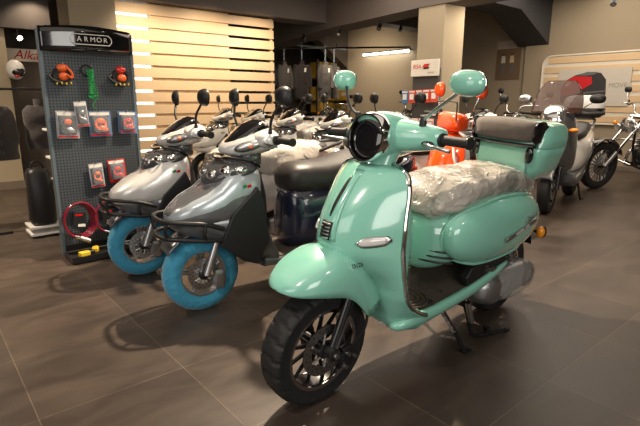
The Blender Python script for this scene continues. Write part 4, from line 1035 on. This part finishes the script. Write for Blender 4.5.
for x in (-.62, .62):
    for y in (-.28, .28): MB().box((x, y, 1.1), (.04, .04, 2.2)).build('post', steel, rk)
for z in (.10, .80, 1.12, 1.70): MB().box((0, 0, z), (1.24, .56, .03)).build('shelf', steel, rk)
for k, (x, z, w, h) in enumerate(((-.30, 1.136, .52, .36), (.30, 1.136, .54, .30), (-.28, 1.717, .56, .42), (.32, 1.717, .50, .30), (-.3, .816, .5, .26), (.3, .816, .54, .24), (0, .116, .9, .45))):
    o = thing('storage_box', 'yellow storage box on the far rack, '+('left on the third shelf', 'right on the third shelf', 'left on the top shelf', 'right on the top shelf', 'left on the second shelf', 'right on the second shelf', 'on the bottom shelf')[k], 'box', W(9.25+x, 10.6, z), (0, 0, RA), 'yellow boxes on the rack')
    MB().box((0, 0, h/2), (w, .42, h)).build('box_body', ycr, o, bev=.008); MB().box((0, -.212, h*.55), (w*.3, .004, h*.3)).build('box_label', whitep, o)
# ------------------------------------------------------------------ second stand by the beige column
S2 = thing('accessory_stand', 'dark upright stand with white header beside the beige column', 'display stand', W(5.80, 4.60), (0, 0, RA-PI/2))
MB().box((0, .03, .80), (.46, .05, 1.58)).build('back_panel', mat('slate_panel', (.06, .06, .06), .5), S2, bev=.004)
MB().box((0, -.01, 1.59), (.48, .04, .225)).build('header', mat('header_white', (.72, .68, .6), .4), S2, bev=.004)
text('RSA', 'header_lettering', .085, redl, S2, (-.13, -.032, 1.61), (R(90), 0, 0), .001, .2)
MB().prism([(-.04, 1.60), (.06, 1.60), (.10, 1.645), (.0, 1.645)], lambda u, v, d: Vector((u, d, v)), -.034, -.031).build('logo_swoosh', redl, S2)
MB().prism([(-.02, 1.575), (.07, 1.575), (.09, 1.60), (.0, 1.60)], lambda u, v, d: Vector((u, d, v)), -.034, -.031).build('logo_shadow', black, S2)
text('GIVING', 'header_small_print', .035, steel, S2, (.12, -.032, 1.525), (R(90), 0, 0), .001)
MB().box((0, -.05, .03), (.50, .30, .05)).build('base', black, S2, bev=.004)
redpk = mat('red_package', (.62, .07, .04), .35); blpk = mat('blue_package', (.06, .20, .42), .35); pkpk = mat('pink_package', (.62, .30, .30), .4)
def pack(k, x, z, m):
    o = thing('accessory_pack', ('blue packet leftmost in the upper row of the small stand', 'red packet second in the upper row of the small stand', 'red packet third in the upper row of the small stand', 'red packet fourth in the upper row of the small stand', 'red packet rightmost in the upper row of the small stand',
              'pink packet first in the lower row of the small stand', 'pink packet second in the lower row of the small stand', 'pink packet third in the lower row of the small stand', 'pink packet last in the lower row of the small stand')[k], 'packet', W(5.80, 4.60, z)+Matrix.Rotation(RA-PI/2, 3, 'Z')@Vector((x, -.075, 0)), (0, 0, RA-PI/2), 'packets on the small stand')
    MB().box((0, 0, 0), (.118, .02, .18)).build('packet', m, o, bev=.003); MB().box((0, -.012, .0), (.07, .004, .08)).build('window', whitep, o); MB().box((0, -.012, .07), (.10, .004, .022)).build('band', whitep, o)
    MB().cyl((0, .028, .07), (0, -.02, .07), .003, n=6).build('hook', steel, o)
for k in range(5): pack(k, -.29+.13*k, 1.19+.004*k, blpk if k == 0 else redpk)
for k in range(4): pack(5+k, -.22+.135*k, .80, pkpk)
# ------------------------------------------------------------------ MOVE wall panel
def wl(name, label, cat, b, z, rx=9.1): return thing(name, label, cat, W(rx, b, z), (0, 0, RA-PI/2))
M1 = wl('wall_panel', 'striped wall panel with white frame and top case poster reading MOVE', 'wall panel', 3.35, 1.33, 9.09)
def rr(w, h, r, n=8):
    out = []
    for cx, cy, a0 in ((w/2-r, h/2-r, 0), (-w/2+r, h/2-r, 90), (-w/2+r, -h/2+r, 180), (w/2-r, -h/2+r, 270)):
        for k in range(n+1): a = R(a0+90*k/n); out.append((cx+r*math.cos(a), cy+r*math.sin(a)))
    return out
PW, PH = 2.34, 1.16
MB().prism(rr(PW, PH, .16), lambda u, v, d: Vector((u, d, v)), -.03, 0).build('backing', mat('panel_white', (.62, .58, .50), .45), M1)
for k in range(7):
    z = -PH/2+.083+k*.166; wv = PW-.10 if 0 < k < 6 else PW-.20
    MB().box((0, -.036, z), (wv, .014, .105)).build('wood_slat', woodw, M1, bev=.002)
MB().tube([(u, -.035, v) for u, v in rr(PW, PH, .16, 6)], .016, 8, sm=0, closed=True).build('frame', creamf, M1)
P1 = thing('poster', 'poster of a red and black top case with the word MOVE', 'poster', W(9.035, 3.62, 1.36), (0, 0, RA-PI/2))
MB().box((0, 0, 0), (1.16, .012, .62)).build('poster_sheet', mat('poster_grey', (.50, .47, .42), .5), P1)
def flat(poly, m, name, y=-.008, par=P1, t=.003): return MB().prism(poly, lambda u, v, d: Vector((u, d, v)), y-t, y).build(name, m, par)
gb = mat('print_charcoal', (.03, .03, .035), .4); gr2 = mat('print_red', (.50, .012, .02), .4); gg = mat('print_grey', (.12, .12, .13), .4)
flat([(-.50, -.27), (-.52, -.02), (-.44, .12), (-.30, .20), (-.12, .245), (.12, .23), (.21, .12), (.23, -.10), (.21, -.28)], gb, 'print_case')
flat([(-.515, -.05), (-.44, .11), (-.30, .19), (-.02, .17), (.0, .06), (-.14, -.03), (-.30, -.12), (-.50, -.14)], gr2, 'print_red_lid', -.011)
flat([(-.26, .20), (-.10, .255), (.08, .245), (.02, .205), (-.14, .19)], gg, 'print_cushion', -.011)
flat([(-.20, -.09), (.22, -.055), (.22, -.075), (-.20, -.115)], gg, 'print_seam', -.011)
flat([(-.46, .03), (-.40, .09), (-.34, .10), (-.40, .02)], whitep, 'print_shine', -.014, t=.002)
text('MOVE', 'poster_lettering', .105, mat('print_text', (.26, .24, .22), .5), P1, (.40, -.008, .02), (R(90), 0, 0), .001)
P2 = thing('poster', 'small dim poster of two walking people on the rear wall', 'poster', W(9.165, 5.27, 1.90), (0, 0, RA-PI/2))
MB().box((0, 0, 0), (.50, .012, .72)).build('poster_sheet', mat('poster_brown', (.15, .10, .06), .5), P2)
flat([(-.25, .21), (.25, .21), (.25, .36), (-.25, .36)], mat('poster_band', (.42, .37, .30), .5), 'poster_band', -.007, P2)
text('MOVE', 'poster_lettering', .08, mat('print_text2', (.30, .26, .22), .5), P2, (.07, -.012, .28), (R(90), 0, 0), .001)
for x, m1 in ((-.10, creamf), (.08, woodw)):
    flat([(x-.045, -.05), (x+.045, -.05), (x+.035, .08), (x-.035, .08)], m1, 'print_shirt', -.009, P2)
    flat([(x-.04, -.27), (x-.01, -.27), (x, -.12), (x+.015, -.27), (x+.045, -.27), (x+.035, -.05), (x-.035, -.05)], gg, 'print_trousers', -.009, P2)
    flat([(x-.018, .085), (x+.018, .085), (x+.02, .125), (x, .14), (x-.02, .125)], mat('print_head', (.12, .05, .03), .5), 'print_head', -.009, P2)
# ------------------------------------------------------------------ tube light and small spots
TL = thing('tube_light', 'long glowing white tube light high on the rear wall', 'light', W(9.08, 8.40, 2.24), (0, 0, RA-PI/2))
MB().box((0, 0, .03), (1.50, .07, .04)).build('housing', black, TL, bev=.004)
MB().cyl((-.73, -.03, -.0), (.73, -.03, -.0), .022, n=14).build('tube', mat('tube_glow', (1, 1, 1), .4, emit=(1, .96, .82), estr=14), TL)
for k, (a, b, z, l) in enumerate(((8.2, 8.0, 2.9, 'above the tube light, left one'), (8.2, 7.2, 2.68, 'on the beam above the tube light'), (8.9, 6.4, 2.9, 'above the tube light, right one'), (5.95, 7.6, 2.36, 'under the long beam near the slatted wall'), (5.95, 6.6, 2.38, 'under the long beam, nearer the column'), (7.6, 5.2, 2.9, 'beside the column near the dark beam'),
        (7.5, 2.86, 2.52, 'at the top edge above the MOVE panel'), (6.2, 5.9, 2.41, 'halfway along the long beam'))):
    spotlamp('small dark ceiling spotlight '+l, W(a, b, z), RA+R(200), False, 40)
tk = MB().cyl(W(5.9, 9.2, 2.20), W(9.0, 7.6, 2.31), .018, n=8).build('track_rail', blackm)
tag(tk, 'thin black lighting track running towards the tube light', 'lighting track')
def struct(o): o['kind'] = 'structure'; return o
q = MB(); q.box((0, 0, -.05), (28, 28, .1)); fl = q.build('floor', floorm); fl['kind'] = 'structure'; fl.rotation_euler = (0, 0, RA)
rbox('wall_right', 9.1, 9.3, -4, 4.9, 0, 3.0, wallb)
rbox('wall_right_rear', 9.18, 9.38, 4.9, 9.85, 0, 3.0, wallb)
rbox('wall_back', -4, 11, 12.5, 12.7, 0, 3.0, walld)
rbox('wall_left', -4.2, -4, -4, 12.7, 0, 3.0, walld)
rbox('wall_front', -4.2, 9.3, -4.2, -4, 0, 3.0, walld)
rbox('wall_back_right', 9.38, 11, 9.7, 9.85, 0, 3.0, wallc)
rbox('wall_right_storage', 11, 11.2, 9.7, 12.7, 0, 3.0, walld)
rbox('ceiling', -4.2, 11.2, -4.2, 12.7, 2.95, 3.05, ceilm)
rbox('baseboard_right', 9.06, 9.1, -4, 4.9, 0, .07, walld)
# beams
rbox('trim_1', 1.4, 6.1, 7.0, 7.45, 2.475, 2.95, beamm)
def aprism(name, poly, b0, b1, m):      # profile in (a, z)
    o = MB().prism(poly, lambda u, v, d: W(u, d, v), b0, b1).build(name, m); return struct(o)
def bprism(name, poly, a0, a1, m):      # profile in (b, z)
    o = MB().prism(poly, lambda u, v, d: W(d, u, v), a0, a1).build(name, m); return struct(o)
bprism('trim_2', [(-4, 2.95), (-4, 2.46), (4.9, 2.46), (7.2, 2.37), (9.2, 2.20), (10.5, 2.2), (10.5, 2.95)], 6.0, 6.5, beamm)
aprism('trim_3', [(6.5, 2.95), (6.5, 2.62), (8.05, 2.60), (9.1, 2.12), (9.1, 2.95)], 4.47, 5.05, beamd)
aprism('trim_4', [(6.5, 2.95), (6.5, 2.70), (9.4, 2.66), (9.4, 2.95)], 7.3, 7.7, beamm)
aprism('trim_5', [(6.5, 2.95), (6.5, 2.66), (8.2, 2.60), (9.2, 1.95), (9.5, 1.9), (9.5, 2.95)], 9.85, 10.15, beamm)
rbox('trim_6', -4, 1.9, 6.4, 6.9, 2.42, 2.95, beamm)
rbox('trim_7', 1.3, 6.0, 9.6, 10.0, 2.4, 2.95, beamd)
# columns
c1 = rbox('trim_8', 1.67, 2.21, 6.6, 7.1, 0, 2.95, wallc)
c2 = rbox('trim_9', 6.02, 6.50, 4.48, 4.95, 0, 2.5, wallc, bev=.01)
c3 = rbox('trim_10', -.60, 1.13, 7.55, 8.0, 0, 2.45, wallc)
rbox('baseboard_left', -.63, 1.15, 7.52, 7.55, 0, .10, walld)
# slatted wall
st = thing('slat_wall', 'pale wooden slatted partition wall behind the silver scooters', 'slatted wall', W(3.62, 7.2), (0, 0, RA))
for k in range(15):
    z = 2.47-.0855-.171*k+.0
    if z < .05: break
    zz = max(.075, z)
    MB().box((0, .0, zz), (2.74, .03, .132)).build('slat', woodw, st, bev=.003)
MB().box((-.11, .032, 1.235), (1.22, .03, 2.47)).build('back_board', woodw, st)
for x in (-1.34, -.72, .50, 1.34):
    MB().box((x, .045, 1.235), (.05, .06, 2.47)).build('post', woodw, st)
# added glowing panel, stands in for the bright backdrop between the slats
lb = thing('glow_panel', 'added white glowing panel standing in for the bright wall behind the left slat gaps', 'light', W(2.72, 7.62, .0), (0, 0, RA))
MB().box((0, .03, 1.3), (.9, .05, 2.3)).build('housing', whitep, lb, bev=.005)
MB().box((0, .0, 1.3), (.84, .02, 2.2)).build('glow_sheet', mat('added_glow', (.9, .9, .9), .5, emit=(1, .93, .80), estr=2.2), lb)
cam = bpy.data.cameras.new('cam'); co = bpy.data.objects.new('cam', cam); COL.objects.link(co)
cam.sensor_fit = 'HORIZONTAL'; cam.sensor_width = 36; cam.lens = 36*490/640; cam.clip_start = .05; cam.clip_end = 60
co.location = (0, 0, 1.15); co.rotation_euler = (R(90-13), 0, 0)
SC.camera = co
def spot(loc, tgt, e, ang=60, col=(1, .80, .58), size=.05, blend=.5):
    l = bpy.data.lights.new('spot', 'SPOT'); l.energy = e; l.spot_size = R(ang); l.spot_blend = blend; l.shadow_soft_size = size; l.color = col
    o = bpy.data.objects.new('spot_light', l); COL.objects.link(o); o.location = loc
    o.rotation_euler = (Vector(tgt)-Vector(loc)).to_track_quat('-Z', 'Y').to_euler()
def area(loc, tgt, e, sx, sy, col=(1, .86, .70)):
    l = bpy.data.lights.new('area', 'AREA'); l.shape = 'RECTANGLE'; l.size = sx; l.size_y = sy; l.energy = e; l.color = col
    o = bpy.data.objects.new('area_light', l); COL.objects.link(o); o.location = loc
    o.rotation_euler = (Vector(tgt)-Vector(loc)).to_track_quat('-Z', 'Y').to_euler()
spot((-.12, 3.45, 2.65), (.1, 2.3, .3), 620, 135, size=.04, blend=.6)
spot((-1.1, .4, 2.7), (.0, 2.0, .7), 110, 50, col=(1, .9, .78), size=.10, blend=.8)
spot((2.2, .2, 2.7), (.9, 2.6, .5), 35, 95, col=(1, .88, .75), size=.12, blend=.8)
area((-.5, 1.0, 2.9), (-.5, 1.0, 0), 36, 4, 4)
area((1.8, 6.0, 2.9), (1.8, 6.0, 0), 170, 4, 4)
area((1.9, -2.4, 1.8), (.8, 2.4, .7), 75, 2.2, 1.8, (1, .95, .88))
area((-2.6, -1.2, 1.7), (-.1, 2.4, .7), 40, 2.4, 1.8, (1, .93, .85))
area(W(7.2, 2.5, 2.9), W(7.2, 2.5, 0), 80, 2.5, 4)
spot(W(3.6, 1.2, 2.8), W(5.8, 2.2, .6), 170, 80, size=.06, blend=.8)
spot(W(-.6, 5.2, 2.8), W(.1, 5.2, 0), 480, 115, size=.06, blend=.8)
spot(W(.2, 6.2, 2.6), W(.3, 7.0, .3), 60, 120, size=.1, blend=.9)
spot(W(5.4, 5.6, 2.8), W(5.0, 5.4, .8), 130, 110, size=.06, blend=.8)
for a in (2.7, 3.7, 4.6): spot(W(a, 6.35, 2.45), W(a, 7.2, 1.2), 90, 125, size=.06, blend=.8)
spot(W(3.6, 4.6, 2.8), W(3.9, 4.0, .8), 130, 110, size=.06, blend=.8)
spot(W(5.0, 3.2, 2.8), W(4.6, 3.2, .8), 130, 110, size=.06, blend=.8)
spot(W(6.9, 3.9, 2.45), W(6.4, 4.45, 1.9), 70, 90, size=.05, blend=.8)
spot(W(7.2, 3.2, 2.8), W(9.1, 3.6, 1.2), 90, 100, size=.06, blend=.9)
spot(W(7.6, 8.6, 2.5), W(9.1, 8.8, 1.3), 170, 125, size=.2, blend=.9)
spot(W(1.45, 7.2, 2.3), W(1.45, 8, 1.5), 12, 120, size=.03)
spot(W(.6, 5.9, 2.6), W(.6, 7.5, 1.2), 40, 100, size=.1, blend=.9)
spot(W(7.0, 8.2, 2.3), W(7.2, 9.3, 1.3), 40, 110, size=.1, blend=.9)
w = bpy.data.worlds.new('w'); SC.world = w; w.use_nodes = True
w.node_tree.nodes['Background'].inputs[0].default_value = (1, .86, .72, 1); w.node_tree.nodes['Background'].inputs[1].default_value = .06
SC.view_settings.view_transform = 'Standard'; SC.view_settings.look = 'None'; SC.view_settings.gamma = 1; SC.view_settings.use_curve_mapping = False
SC.view_settings.exposure = .0
